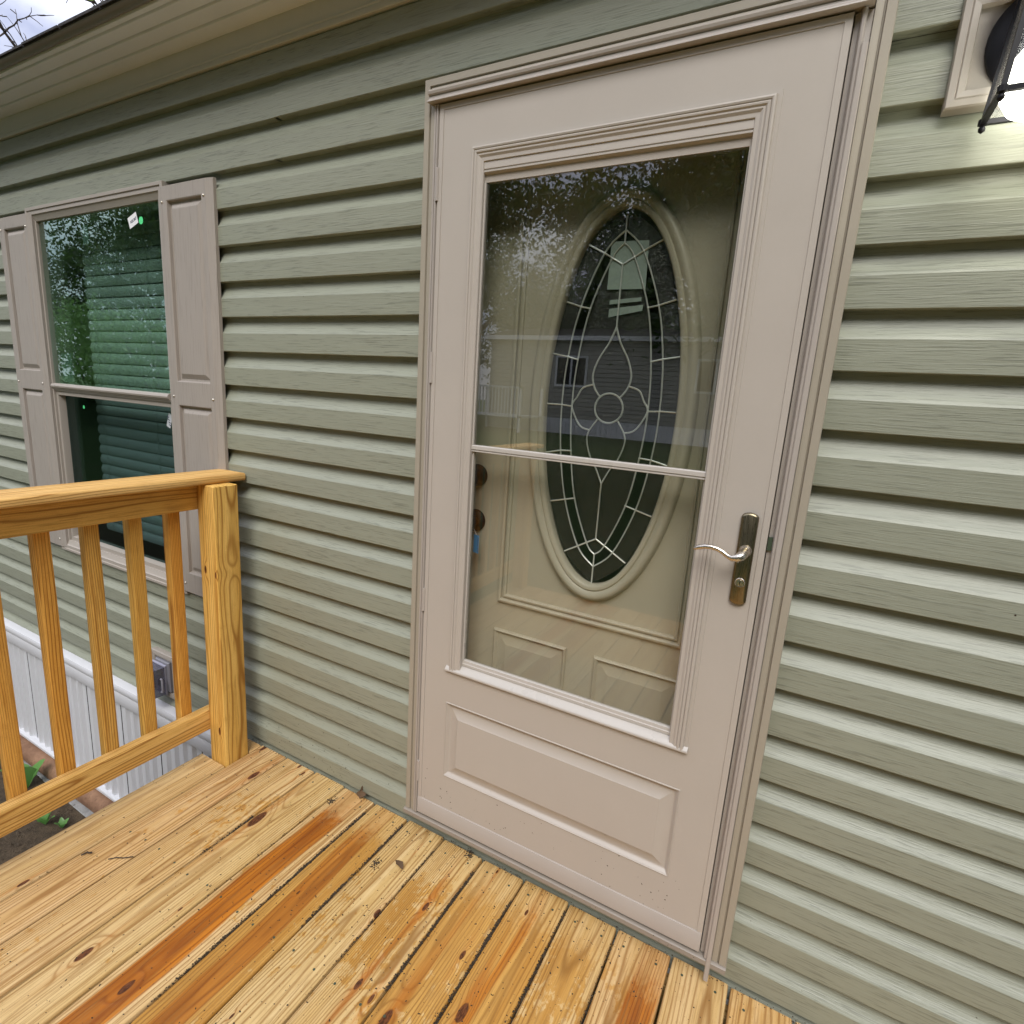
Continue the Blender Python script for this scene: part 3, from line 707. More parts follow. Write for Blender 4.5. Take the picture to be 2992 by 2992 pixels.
# ------------------------------------------------------------------ window and shutters
WX0, WX1, WZ0, WZ1 = -2.215, -1.205, .526, 2.057
wf = MB().frame(WX0, WX1, WZ0, WZ1, [(0, .018), (0, -.0080), (.002, -.0100), (.0120, -.0100), (.0135, -.0060), (.0280, -.0060), (.030, -.0030), (.0340, -.0010), (.0520, .0060), (.0530, .0300), (.0530, .09)])
win = part(wf, 'window', M['winframe'], home, smooth=30)
part(MB().prism_x([(.040, 1.3235), (.0050, 1.3235), (-.0020, 1.3200), (-.0060, 1.3120), (-.0040, 1.3050), (.0000, 1.3035), (.0010, 1.2990), (.0060, 1.2975), (.0060, 1.2925), (.0100, 1.2910), (.0100, 1.2880), (.040, 1.2880)], WX0 + .0535, WX1 - .0535), 'meeting_rail', M['winframe'], win)
ws = MB().frame(WX0 + .0532, WX1 - .0532, WZ0 + .0532, 1.2878, [(0, .0140), (.016, .0140), (.018, .0200), (.0200, .0440)])
part(ws, 'lower_sash', M['winframe'], win, smooth=30)
part(MB().box(WX0 + .0535, WX1 - .0535, .0150, .0190, 1.3236, WZ1 - .0532), 'glass_pane', M['win_glass'], win, 'upper green tinted pane', smooth=0)
part(MB().box(WX0 + .0735, WX1 - .0735, .0400, .0430, WZ0 + .0735, 1.2676), 'glass_pane', M['win_glass_low'], win, 'lower dark screened pane', smooth=0)
scr = MB()
sx0, sx1, sz0, sz1 = WX0 + .0735, WX1 - .0735, WZ0 + .0735, 1.2676
# stickers on the glass
def card(cx, cz, w_, h_, ang, y, mat, name, lab=None, th=.0004):
    ca, sa = math.cos(ang), math.sin(ang)
    c = [(cx + a*w_*ca - b*h_*sa, cz + a*w_*sa + b*h_*ca) for a, b in ((-.5,-.5),(.5,-.5),(.5,.5),(-.5,.5))]
    return part(MB().prism_y(c, y - th, y), name, mat, win, lab, smooth=0)
def text_on(txt, cx, cz, size, ang, y, mat, name, parent):
    cu = bpy.data.curves.new(name, 'FONT'); cu.body = txt; cu.size = size; cu.align_x = 'CENTER'; cu.align_y = 'CENTER'; cu.extrude = .00005; cu.offset = .0004
    o = bpy.data.objects.new(name, cu); COL.objects.link(o)
    o.matrix_world = Matrix.Translation((cx, y, cz)) @ Matrix.Rotation(-ang, 4, 'Y') @ Matrix.Rotation(R_(90), 4, 'X')
    dg = bpy.context.evaluated_depsgraph_get(); me = bpy.data.meshes.new_from_object(o.evaluated_get(dg)); mw = o.matrix_world.copy()
    bpy.data.objects.remove(o); me.transform(mw); me.materials.clear(); me.materials.append(mat)
    ob = bpy.data.objects.new(name, me); COL.objects.link(ob); attach(ob, parent); return ob
LBL = (-1.4405, 1.9530)
stk = card(LBL[0], LBL[1], .060, .040, R_(18), .0148, M['paper'], 'sticker', 'white paper label with black print')
text_on('N2CM7', LBL[0] + .004, LBL[1], .0135, R_(18), .0142, M['ink'], 'print', win)
part(MB().lathe_y(-1.3880, 1.9490, [(.0135, .0149), (.0135, .0145), (.001, .0145)], 20), 'sticker', M['dot'], win, 'round green dot sticker', smooth=0)
card(-1.8000, 1.9300, .042, .072, 0, .0214, M['palepaper'], 'sticker', 'pale label on the inner glass at the top')
card(-2.0550, 1.3950, .090, .125, R_(2), .0214, M['palepaper'], 'sticker', 'pale label in the lower left of the upper pane')
card(-1.3320, 1.2150, .026, .056, R_(-22), .0398, paint('grey_label', (.45, .48, .5), .6), 'sticker', 'small grey printed label on the lower pane')
for q in range(4):
    card(-1.3320 - .004 + .0042*(q-1), 1.2300 - .011*q, .014, .0035, R_(-22), .0392, M['ink'], 'print')
part(MB().lathe_y(-1.985, 1.226, [(.008, .0399), (.008, .0395), (.001, .0395)], 16), 'sticker', M['dot'], win, 'small green dot on the lower pane', smooth=0)

def shutter(x0, x1, lab):
    z0, z1 = .540, 2.0385; yf, yb = -.0150, .0058
    wall = .0040
    mb = MB()
    zm0, zm1 = 1.288, 1.372
    pans = [(x0 + .044, x1 - .052, zm1, z1 - .050), (x0 + .044, x1 - .052, z0 + .085, zm0)]
    mb.plate(x0 + .004, x1 - .030, z0 + .004, z1 - .004, yf, pans)
    mb.frame(x0, x1 - .026, z0, z1, [(0, yb), (0, yf + .003), (.004, yf)], 'L')
    mb.quad((x1 - .030, yf, z0 + .004), (x1 - .0005, yf + .009, z0 + .002), (x1 - .0005, yf + .009, z1 - .002), (x1 - .030, yf, z1 - .004))
    mb.quad((x1 - .0005, yf + .009, z0 + .002), (x1, yb, z0), (x1, yb, z1), (x1 - .0005, yf + .009, z1 - .002))
    for z, zz in ((z1, z1 - .004), (z0, z0 + .004)):
        mb.quad((x0, yb, z), (x1, yb, z), (x1 - .0005, yf + .009, (z + zz)/2), (x0 + .004, yf, zz)); mb.quad((x0 + .004, yf, zz), (x1 - .0005, yf + .009, (z + zz)/2), (x1 - .030, yf, zz), (x0 + .004, yf, zz))
    sh = part(mb, 'shutter', M['shutter'], home, lab, smooth=25)
    for a, b, c, d in pans:
        pm = MB().frame(a, b, c, d, [(0, yf), (.003, yf + .0015), (.005, yf + .0120), (.012, yf + .0130), (.028, yf + .0040), (.030, yf + .0036), (.032, yf + .0036)])
        pm.plate(a + .032, b - .032, c + .032, d - .032, yf + .0036, [])
        part(pm, 'shutter_panel', M['shutter'], sh, smooth=25)
    for zs in (z1 - .055, (zm0 + zm1)/2 - .012, z0 + .040):
        for xs in (x0 + .020, x1 - .040):
            part(MB().lathe_y(xs, zs, [(.0046, yf + .0003), (.0046, yf - .0012), (.0030, yf - .0034), (.0008, yf - .0042)], 12), 'screw', M['screw'], sh, smooth=50)
    return sh
shutter(-1.2190, -.9250, 'right shutter of the window')
shutter(-2.4620, -2.1680, 'left shutter of the window')

bl = root('venetian_blind', 'white slatted venetian blind hanging inside the window', 'blind', (-1.74, .15, 1.98))
part(MB().box(-2.105, -1.31, .135, .175, 1.955, 1.995), 'headrail', M['blind'], bl, smooth=0)
sm = None
for i in range(28):
    zc = 1.930 - .0478 * i
    if sm is None:
        mb = MB(); pr = [(-.0080, -.0235), (-.0125, -.010), (-.0120, .004), (-.0070, .016), (.0010, .0250)]
        pr2 = pr + [(y + .0022, z) for y, z in pr[::-1]]
        sm = mb.prism_x(pr2, -.395, .395).mesh('slat', M['blind'], 50)
    o = part(sm, 'slat', None, bl); o.location = (-1.7075, .155, zc); o.rotation_euler = (0, R_(random.uniform(-.15, .15)), 0)
for xc in (-2.03, -1.60): part(MB().tube([(xc, .1385, 1.955), (xc, .1385, .62)], .0012, 5), 'cord', M['blind'], bl)

# ------------------------------------------------------------------ skirting, light block, outlet block
sk = part(MB().prism_x([(.006, -.050), (-.012, -.050), (-.0290, -.0560), (-.0330, -.0640), (-.0330, -.0850), (-.0290, -.0930), (-.0310, -.1000), (-.0310, -.150), (-.0280, -.1570), (-.010, -.1590), (.006, -.159)], HX0, HX1), 'skirting_rail', M['white'], home, 'white top rail of the skirting')
part(MB().prism_x([(.006, -.775), (-.0420, -.775), (-.0420, -.7560), (-.0380, -.7530), (-.0330, -.7530), (-.0330, -.7420), (-.0380, -.7400), (-.0380, -.7280), (-.0350, -.7240), (-.0200, -.7240), (.006, -.7240)], HX0, HX1), 'bottom_rail', M['white'], sk)
pw = .318; x = HX0 + .05; base = None
PS = -1.4920 - pw * 14
rib = [0, .006, .010, .056, .064, .078, .086, .122, .130, .144, .152, .188, .196, .210, .218, .254, .262, .276, .284, .3205]
rib_y = [.004, .004, -.008, -.008, -.023, -.023, -.008, -.008, -.023, -.023, -.008, -.008, -.023, -.023, -.008, -.008, -.023, -.023, -.008, -.008]
for i in range(32):
    xs = PS + pw * i
    if xs < HX0 or xs + pw > HX1: continue
    if base is None:
        mb = MB(); n = len(rib)
        mb.add([(a, y, z) for z in (-.745, -.150) for a, y in zip(rib, rib_y)], [(j, j+1, n+j+1, n+j) for j in range(n-1)])
        base = mb.mesh('skirting_panel', M['white'], 30)
    o = part(base, 'skirting_panel', None, sk); o.location = (xs, 0, 0)
def mount_block(x0, x1, z0, z1, wd, y0, lab):
    mb = MB().frame(x0, x1, z0, z1, [(0, .020), (0, y0 + .004), (.002, y0), (.0115, y0 - .001), (.0125, y0 + .0012), (.0145, y0 - .0005), (.0240, y0 + .0005), (.0255, y0 + .006), (.0260, y0 + .010)])
    mb.plate(x0 + .026, x1 - .026, z0 + .026, z1 - .026, y0 + .010, [])
    return part(mb, 'mounting_block', M['winframe'], home, lab, smooth=25)
mount_block(1.0325, 1.2780, 1.9190, 2.0900, .025, -.0090, 'mounting block behind the wall lantern')
mount_block(-1.5070, -1.3310, -.0010, .2010, .02, -.0060, 'mounting block around the outlet')

ob = root('outlet_cover', 'clear smoked weatherproof outlet cover box low on the wall behind the railing', 'outlet cover', (-1.42, -.03, .09))
part(MB().bbox(-1.470, -1.368, -.012, .0035, .030, .170, .004), 'base_plate', paint('grey_plastic', (.22, .22, .25), .4), ob)
cv = MB().bbox(-1.480, -1.388, -.082, -.014, .022, .150, .010)
part(cv, 'cover', M['box_plastic'], ob, smooth=20)
part(MB().frame(-1.4815, -1.3865, .0205, .1515, [(0, -.0205), (-.003, -.0205), (-.003, -.0130), (.004, -.0130)]), 'cover_rim', paint('grey_rim', (.30, .30, .36), .3), ob)
for zz in (.060, .115):
    part(MB().box(-1.452, -1.412, -.0165, -.0121, zz - .016, zz + .016), 'receptacle', M['black'], ob, smooth=0)
part(MB().tube([(-1.384, -.040, .045), (-1.376, -.040, .045), (-1.374, -.040, .055), (-1.374, -.040, .095), (-1.376, -.040, .105), (-1.384, -.040, .105)], .004, 6), 'latch', paint('grey_latch', (.34, .34, .40), .3), ob)
part(MB().tube([(-1.482, -.014, .1520), (-1.386, -.014, .1520)], .0055, 8), 'hinge', paint('grey_hinge', (.36, .36, .46), .3), ob)

# ------------------------------------------------------------------ lantern
LX, LZ = 1.155, 2.004
ln = root('wall_lantern', 'black carriage lantern with seeded glass, lit, mounted on the wall right of the door', 'wall light', (LX, -.01, LZ))
part(MB().lathe_y(LX, LZ, [(.081, .0005), (.082, -.004), (.080, -.009), (.068, -.013), (.062, -.018), (.050, -.024), (.030, -.030), (.012, -.032)], 40), 'backplate', M['black'], ln, smooth=50)
yb_, yf_, hx = -.030, -.136, .067; zb_, zt_ = 1.882, 2.085; tp = .016
part(MB().tube([(LX, -.030, LZ + .02), (LX, -.048, LZ + .06), (LX, -.083, 2.118), (LX, -.083, 2.100)], .008, 10), 'arm', M['black'], ln, smooth=60)
bars = []
for sx in (-1, 1):
    for y0, y1 in ((yf_, yf_ + tp), (yb_, yb_ - tp)):
        part(MB().tube([(LX + sx*hx, y0, zb_), (LX + sx*(hx - tp), y1, zt_)], .0052, 4), 'cage_bar', M['black'], ln, smooth=0)
    part(MB().tube([(LX + sx*hx, yf_ - .006, zb_), (LX + sx*hx, yb_ + .004, zb_)], .0058, 4), 'cage_rail', M['black'], ln, smooth=0)
for y0 in (yf_, yb_):
    part(MB().tube([(LX - hx - .004, y0, zb_), (LX + hx + .004, y0, zb_)], .0052, 4), 'cage_rail', M['black'], ln, smooth=0)
    for sx in (-1, 1):
        part(MB().lathe_z(LX + sx*hx, y0, [(.001, zb_ - .016), (.0045, zb_ - .013), (.0052, zb_ - .009), (.0030, zb_ - .006), (.0068, zb_ - .004), (.0068, zb_ + .004)], 10), 'finial', M['black'], ln, smooth=50)
rfm = MB(); a0 = [(LX - hx - .012, yf_ - .010), (LX + hx + .012, yf_ - .010), (LX + hx + .012, yb_ + .006), (LX - hx - .012, yb_ + .006)]
tp1 = [(LX + (x - LX)*.86, -.083 + (y + .083)*.86) for x, y in a0]; tp2 = [(LX + (x - LX)*.22, -.083 + (y + .083)*.22) for x, y in a0]
rfm.add([(x, y, zt_) for x, y in tp1] + [(x, y, zt_ + .006) for x, y in a0] + [(x, y, zt_ + .045) for x, y in tp2], [(0,1,5,4),(1,2,6,5),(2,3,7,6),(3,0,4,7),(4,5,9,8),(5,6,10,9),(6,7,11,10),(7,4,8,11),(8,9,10,11),(3,2,1,0)])
part(rfm, 'cap', M['black'], ln, smooth=0)
def lamp_pane(pts):
    part(MB().quad(*pts), 'glass_pane', M['lamp_glass'], ln, smooth=0)
e_ = .003
lamp_pane([(LX - hx, yf_, zb_ + .004), (LX + hx, yf_, zb_ + .004), (LX + hx - tp, yf_ + tp, zt_), (LX - hx + tp, yf_ + tp, zt_)])
lamp_pane([(LX - hx, yb_, zb_ + .004), (LX - hx, yf_, zb_ + .004), (LX - hx + tp, yf_ + tp, zt_), (LX - hx + tp, yb_ - tp, zt_)])
lamp_pane([(LX + hx, yf_, zb_ + .004), (LX + hx, yb_, zb_ + .004), (LX + hx - tp, yb_ - tp, zt_), (LX + hx - tp, yf_ + tp, zt_)])
lamp_pane([(LX + hx, yb_, zb_ + .004), (LX - hx, yb_, zb_ + .004), (LX - hx + tp, yb_ - tp, zt_), (LX + hx - tp, yb_ - tp, zt_)])
part(MB().lathe_z(LX, -.083, [(.002, 1.860), (.030, 1.863), (.049, 1.873), (.061, 1.893), (.063, 1.912), (.057, 1.936), (.040, 1.960), (.022, 1.980), (.019, 1.990)], 28), 'bulb', M['bulb'], ln, smooth=60)
part(MB().lathe_z(LX, -.083, [(.019, 1.990), (.020, 2.030), (.024, 2.034), (.024, 2.0845)], 16), 'socket', M['black'], ln, smooth=40)
ld = bpy.data.lights.new('lantern_light', 'POINT'); ld.energy = .12; ld.color = (1, .95, .80); ld.shadow_soft_size = .03
lo = bpy.data.objects.new('lantern_light', ld); COL.objects.link(lo); lo.location = (LX, -.083, 1.840); attach(lo, ln)

# ------------------------------------------------------------------ wood pieces
def section(w_, h_, r, n=3):
    pts = []
    for cx, cz, a0 in ((w_/2 - r, h_/2 - r, 0), (-w_/2 + r, h_/2 - r, 90), (-w_/2 + r, -h_/2 + r, 180), (w_/2 - r, -h_/2 + r, 270)):
        for i in range(n + 1):
            a = R_(a0 + 90*i/n); pts.append((cx + r*math.cos(a), cz + r*math.sin(a)))
    return pts
def beam_mesh(name, w_, h_, y0, y1, r=.004, ch=.0025):
    """length along y, centred in x and z"""
    s = section(w_, h_, r); n = len(s); vs = []
    nseg = max(1, int(abs(y1 - y0) / .3))
    cuts = [(y0, ch), (y0 + ch, 0)] + [(y0 + (y1 - y0)*i/nseg, 0) for i in range(1, nseg)] + [(y1 - ch, 0), (y1, ch)]
    for y, c in cuts:
        fx, fz = (w_ - 2*c)/w_, (h_ - 2*c)/h_
        vs += [(x*fx, y, z*fz) for x, z in s]
    k = len(cuts)
    mb = MB().add(vs, [(i*n+j, i*n+(j+1) % n, (i+1)*n+(j+1) % n, (i+1)*n+j) for i in range(k-1) for j in range(n)] + [tuple(range(n))[::-1], tuple(range((k-1)*n, k*n))])
    return mb.mesh(name, M['pine'], 40)
wr_ = random.Random(11)
def wood_props(o, **kw):
    d = dict(grain=.92, seed=wr_.uniform(0, 10), pith=(wr_.uniform(-.05, .05), -wr_.uniform(.03, .09), wr_.uniform(.0065, .010)), heart=(0., 0., 0.), tint=(1., 1., 1.), wet=.35, knot_a=(9., 9., .01), knot_b=(9., 9., .01), knot_c=(9., 9., .01))
    d.update(kw)
    for k, v in d.items(): o[k] = v
    return o
DECK_Y = -2.35
deck = root('wooden_deck', 'new yellow pine deck of boards running away from the door', 'deck', (.35, -1.1, -.82))
B = [(-.922, -.785, dict(tint=(1.0, .98, .95), wet=.34, knot_a=(.058, -.749, .012), pith=(-.02, -.05, .010))),
     (-.779, -.644, dict(tint=(1.0, .95, .93), wet=.36, knot_a=(.056, -.134, .020), knot_b=(-.045, -.016, .014), pith=(.01, -.06, .0085))),
     (-.638, -.493, dict(tint=(1.0, .97, .92), wet=.44, knot_a=(.045, -.032, .009), knot_b=(.005, -.011, .010), pith=(.03, -.05, .0080))),
     (-.487, -.348, dict(tint=(.99, .98, .90), wet=.40, knot_a=(-.026, -.764, .0175), knot_b=(-.052, -.262, .030), knot_c=(.052, -.575, .006), pith=(-.03, -.07, .0085))),
     (-.342, -.201, dict(tint=(1.0, .96, .90), wet=.42, heart=(-.006, .044, 1.0), knot_a=(-.006, -.753, .016), pith=(.0, -.05, .010))),
     (-.195, -.060, dict(tint=(1.0, .97, .86), wet=.74, heart=(-.008, .040, .82), knot_a=(-.016, -.377, .006), pith=(.0, -.045, .009))),
     (-.054, .086, dict(tint=(.99, .98, .90), wet=.46, knot_a=(.068, -.309, .011), knot_b=(-.035, -.668, .006), knot_c=(.030, -.08, .004), pith=(.01, -.06, .0085))),
     (.092, .234, dict(tint=(1.0, .98, .90), wet=.54, heart=(.016, .005, .75), knot_a=(.022, -.225, .0125), knot_b=(.009, -.472, .0125), knot_c=(.058, -.481, .010), pith=(.05, -.05, .008))),
     (.240, .376, dict(tint=(.98, .95, .86), wet=.66, heart=(-.004, .008, .45), knot_a=(.038, -.284, .0115), knot_b=(-.012, -.021, .006), knot_c=(-.03, -.50, .022), pith=(-.03, -.05, .0085))),
     (.382, .520, dict(tint=(1.0, .95, .82), wet=.80, heart=(-.020, .010, .85), knot_a=(-.019, -.093, .0085), knot_b=(-.032, -.396, .020), pith=(.02, -.04, .0085))),
     (.526, .663, dict(tint=(.97, .93, .84), wet=.58, pith=(.01, -.09, .0075))),
     (.669, .810, dict(tint=(1.0, .93, .86), wet=.52, heart=(.034, .034, .95), pith=(-.02, -.05, .008))),
     (.816, .952, dict(tint=(1.0, .95, .88), wet=.34, pith=(.03, -.08, .010))),
     (.958, 1.096, dict(tint=(1.0, .90, .78), wet=.60, pith=(.0, -.10, .0075)))]
x = 1.102
while x < 1.75:
    B.append((x, x + .139, dict(wet=wr_.uniform(.2, .6)))); x += .145
for i, (x0, x1, kw) in enumerate(B):
    w_ = x1 - x0
    y1 = -.157 if i == 0 else -.002 + (.004 if i % 3 == 0 else 0)
    me = beam_mesh('deck_board', w_, .027, DECK_Y + (i * 37 % 11) * .001, y1, .0055, .003)
    o = part(me, 'deck_board', None, deck); o.location = ((x0 + x1)/2, 0, -.0135); wood_props(o, **kw)
o = part(beam_mesh('deck_board', .118, .027, -.060, -.006, .005, .003), 'deck_board', None, deck, 'short end piece behind the railing post'); o.location = (-.840, 0, -.0135); wood_props(o, tint=(1, .92, .85), wet=.3)
sm_ = MB()
for x0, x1, kw in B[1:]:
    for yy in (-.042, -.498, -.948):
        for xx in (x0 + .030, x1 - .030): sm_.lathe_z(xx + wr_.uniform(-.004, .004), yy + wr_.uniform(-.006, .006), [(.0034, .0001), (.0034, .0004), (.0016, .0002)], 8)
part(sm_, 'screw_heads', M['latch'], deck, kind='stuff', smooth=0)
def along_x(name, x0, x1, y, z, w_, h_, parent, **kw):
    o = part(beam_mesh(name, w_, h_, x0, x1, .003), name, None, parent); o.location = (0, y, z); o.rotation_euler = (0, 0, R_(-90)); return wood_props(o, **kw)
def along_z(name, x, y, z0, z1, w_, h_, parent, r=.004, **kw):
    o = part(beam_mesh(name, w_, h_, z0, z1, r), name, None, parent); o.location = (x, y, 0); o.rotation_euler = (R_(90), 0, 0); return wood_props(o, **{'grain': .95, **kw})
for yy in (-.045, -.50, -.95, -1.40, -1.85, -2.30): along_x('joist', -.900, 1.70, yy, -.0985, .038, .140, deck, tint=(.8, .75, .6))
for px_ in (-.80, .40, 1.60):
    for py_ in (-.30, -2.15): along_z('deck_post', px_, py_, -.84, -.172, .089, .089, deck, tint=(.85, .8, .7))
for i in range(3):
    for j in range(2): along_x('step_tread', -.20, .95, -2.52 - .28*i - .14*j, -.19 - .18*i, .135, .036, deck)
for sx in (-.19, .94):
    o = part(MB().prism_x([(-2.34, -.05), (-2.34, -.40), (-3.05, -.82), (-3.25, -.82), (-3.25, -.66)], sx - .019, sx + .019), 'stringer', M['pine'], deck, smooth=0); wood_props(o)

# railing
YTINT = (.98, .86, .55)
def rw_(o): o['grain'] = .95; return o
rail = root('deck_railing', 'yellow pine railing with square balusters along the deck edge', 'railing', (-.86, -1.1, 0))
along_z('railing_post', -.8260, -.1080, -.40, 1.043, .0900, .0900, rail, .004, tint=(1.28, 1.12, .62), wet=.10, pith=(-.052, -.028, .0095), knot_a=(.036, .735, .010), knot_b=(-.018, .745, .012), knot_c=(.015, .130, .013), seed=2.2)
along_z('railing_post', -.8260, -2.28, -.80, 1.043, .0900, .0900, rail, .004, tint=(1.14, .98, .58), wet=.3)
def along_y(name, x, y0, y1, z, w_, h_, parent, rz=0, r=.004, **kw):
    o = part(beam_mesh(name, w_, h_, y0, y1, r), name, None, parent); o.location = (x, 0, z); o.rotation_euler = (0, 0, rz); return rw_(wood_props(o, **kw))
along_y('cap_rail', -.8930, -2.40, -.0015, 1.0575, .139, .026, rail, R_(1.6), .006, tint=(1.20, 1.05, .76), wet=.25, pith=(.0, -.07, .008))
along_y('top_rail', -.8905, -2.30, -.064, .9985, .038, .090, rail, 0, .004, tint=(1.10, .92, .48), wet=.40, pith=(-.06, -.02, .010))
along_y('bottom_rail', -.8905, -2.30, -.064, .1550, .038, .080, rail, 0, .004, tint=(1.20, 1.06, .70), wet=.2, pith=(-.05, .012, .0085))
by = -.2095
bi = 0
while by > -2.2:
    along_z('baluster', -.9300, by, .118, 1.041, .0385, .0385, rail, .003, tint=[(1.22, .90, .38), (1.16, .96, .46), (1.16, .96, .48), (1.22, .90, .38), (1.20, .90, .40)][bi % 5], wet=.12, pith=(wr_.uniform(-.06, .06), -wr_.uniform(.04, .07), .0085))
    by -= .1215; bi += 1

# ------------------------------------------------------------------ timber, footing, weeds, small litter
tb = part(MB().tube([(-6, -.038, -.796), (-2.6, -.042, -.798), (-1.2, -.038, -.796), (.8, -.042, -.798), (4.2, -.038, -.796)], .052, 10), 'landscape_timber', M['timber'], smooth=50)
tag(tb, 'reddish brown timber lying along the foot of the white skirting', 'timber')
fs = MB(); fr = random.Random(4); pr = []
for i in range(60):
    xx = -6 + 10.2*i/59; pr.append((xx, -.090 - fr.uniform(0, .030)))
fs.add([(a, b, -.8165) for a, b in pr] + [(a, b - .01, -.825) for a, b in pr] + [(a, .03, -.8165) for a, b in pr], [(i, i+1, 60+i+1, 60+i) for i in range(59)] + [(i, 120+i, 121+i, i+1) for i in range(59)])
tag(part(fs, 'concrete_strip', M['cement'], smooth=0), 'rough grey concrete strip in the soil below the timber', 'footing')
def leaf_blade(mb, base, tip, wid, up, n=7):
    base, tip, up = Vector(base), Vector(tip), Vector(up); ax = tip - base; side = ax.cross(up).normalized()
    vs = []
    for i in range(n):
        u = i/(n-1); wv = wid*math.sin(math.pi*min(1, .10 + u*.90))**.8*(.35 + .65*math.sin(math.pi*u*.75)) if u < 1 else 0
        if i == 0: wv = wid*.08
        c = base + ax*u + up*(.25*ax.length*math.sin(math.pi*u)*.35); wob = (1 + .18*math.sin(i*2.6))
        vs += [c - side*wv*wob + up*wv*.18, c, c + side*wv*wob + up*wv*.18]
    mb.add(vs, [(3*i+a, 3*i+a+1, 3*i+a+4, 3*i+a+3) for i in range(n-1) for a in (0, 1)])
def weed(x, y, s, lab, leaves, seed):
    rw = random.Random(seed); z = -.818
    t_ = root('weed_plant', lab, 'plant', (x, y, z), 'weeds in the soil beside the deck')
    for i in range(leaves):
        a = 2*math.pi*i/leaves + rw.uniform(-.4, .4); lng = s*rw.uniform(.7, 1.1); el_ = rw.uniform(.75, 1.3)
        mb = MB(); leaf_blade(mb, (x, y, z), (x + lng*math.cos(a)*math.cos(el_), y + lng*math.sin(a)*math.cos(el_), z + lng*math.sin(el_)), s*.24, (-.3*math.cos(a), -.3*math.sin(a), 1))
        part(mb, 'leaf', M['weed'], t_, smooth=60)
weed(-2.47, -.175, .175, 'broad leaved green weed sprouting beside the skirting timber', 4, 1)
weed(-2.10, -.245, .075, 'tiny weed seedling in the bare soil by the concrete strip', 5, 2)
weed(-2.01, -.215, .050, 'smallest green seedling at the edge of the deck', 4, 3)
def crumb(mb, x, y, z, s, rr, flat_=.6, wall=False):
    vs = []
    for i in range(5):
        a = 2*math.pi*i/5 + rr.uniform(-.4, .4); r = s*rr.uniform(.5, 1.1); vs.append((r*math.cos(a), r*math.sin(a), 0))
    vs.append((0, 0, s*flat_))
    el_ = rr.uniform(0, math.pi); st_ = rr.uniform(1, 1.9)
    out = []
    for a, b, c in vs:
        a, b = a*math.cos(el_)*st_ - b*math.sin(el_), a*math.sin(el_)*st_ + b*math.cos(el_)
        out.append((x + a, y - c, z + b) if wall else (x + a, y + b, z + c))
    mb.add(out, [(i, (i+1) % 5, 5) for i in range(5)])
cr_ = random.Random(21); dm = MB()
for i in range(4200):
    x = cr_.uniform(-.92, 1.2); y = -abs(cr_.gauss(0, .55)) - .004
    if y < -1.25: continue
    dens = .35 + .65*math.exp(-((x - .12)/.42)**2)
    if cr_.random() > dens: continue
    crumb(dm, x, y, .0002, cr_.choice((.0008, .0010, .0012, .0016, .0024)), cr_)
gaps = [(-.345, -.52, -.10, 12), (-.4905, -.44, -.26, 90), (-.198, -.75, -.05, 420), (-.057, -.45, -.03, 240), (.089, -.55, -.05, 60), (.237, -.45, -.06, 260), (.379, -.55, -.08, 330), (.5230, -.45, -.03, 130), (.6660, -.30, -.05, 20)]
for gx_, ya, yb2, nn_ in gaps:
    for i in range(nn_ * 4):
        y = ya + (yb2 - ya)*cr_.random()**.8
        den = .5 + .5*math.sin(y*23 + gx_*50)
        if cr_.random() > .35 + .65*den: continue
        crumb(dm, gx_ + cr_.gauss(0, .0030), y, -.0030 + cr_.uniform(-.002, .003), cr_.uniform(.0010, .0027), cr_, 1.1)
for cx_, cy_ in ((-.33, -.075), (-.03, -.19), (.19, -.012)):
    for i in range(60): crumb(dm, cx_ + cr_.gauss(0, .006), cy_ + cr_.gauss(0, .009), .0005, cr_.uniform(.001, .003), cr_, 1.0)
for i in range(420):
    crumb(dm, cr_.uniform(-.90, 1.25), cr_.uniform(-.012, .003), cr_.uniform(-.001, .0005), cr_.uniform(.0008, .0022), cr_, 1.0)
tag(part(dm, 'dirt_crumbs', M['crumb'], smooth=0), 'dark crumbs of dirt scattered over the deck boards', kind='stuff')
wmb = MB()
for i in range(900):
    x = cr_.uniform(-.9, 2.0)
    if -.06 < x < .95: continue
    z = .012 + abs(cr_.gauss(0, .11))
    if z < .02: continue
    if z > .08 and cr_.random() > .55 and z % PITCH < .05: continue
    crumb(wmb, x, siding_y(z) - .0004, z, cr_.choice((.0009, .0012, .0016, .0023)), cr_, .6, True)
for i in range(26):
    x = cr_.uniform(-.85, 2.2); z = cr_.uniform(.3, 2.1)
    if -.08 < x < .96 or 1.0 < x < 1.31 and z > 1.9: continue
    crumb(wmb, x, siding_y(z) - .0004, z, cr_.choice((.0010, .0014, .0022)), cr_, .6, True)
for i in range(40):
    crumb(wmb, cr_.uniform(-.04, .88), -.0338, cr_.uniform(.058, .068), cr_.choice((.0008, .0012, .0016)), cr_, .5, True)
for i in range(60):
    crumb(wmb, cr_.uniform(.02, .86), -.0293, .14 + abs(cr_.gauss(0, .07)), cr_.choice((.0009, .0012, .0017)), cr_, .5, True)
tag(part(wmb, 'mud_specks', M['crumb'], smooth=0), 'small splashes of mud on the lower siding and door', kind='stuff')
pmb = MB()
for i in range(900):
    x = cr_.uniform(-3.6, -.9); y = -.10 - abs(cr_.gauss(0, .5)); crumb(pmb, x, y, -.8205, cr_.choice((.004, .006, .009, .014)), cr_, .8)
tag(part(pmb, 'soil_clods', M['crumb'], smooth=0), 'loose clods of dark soil beside the deck', kind='stuff')
def twig(pts, r, name, lab, cat):
    return tag(part(MB().tube(pts, r, 6), name, M['bark'], smooth=60), lab, cat)
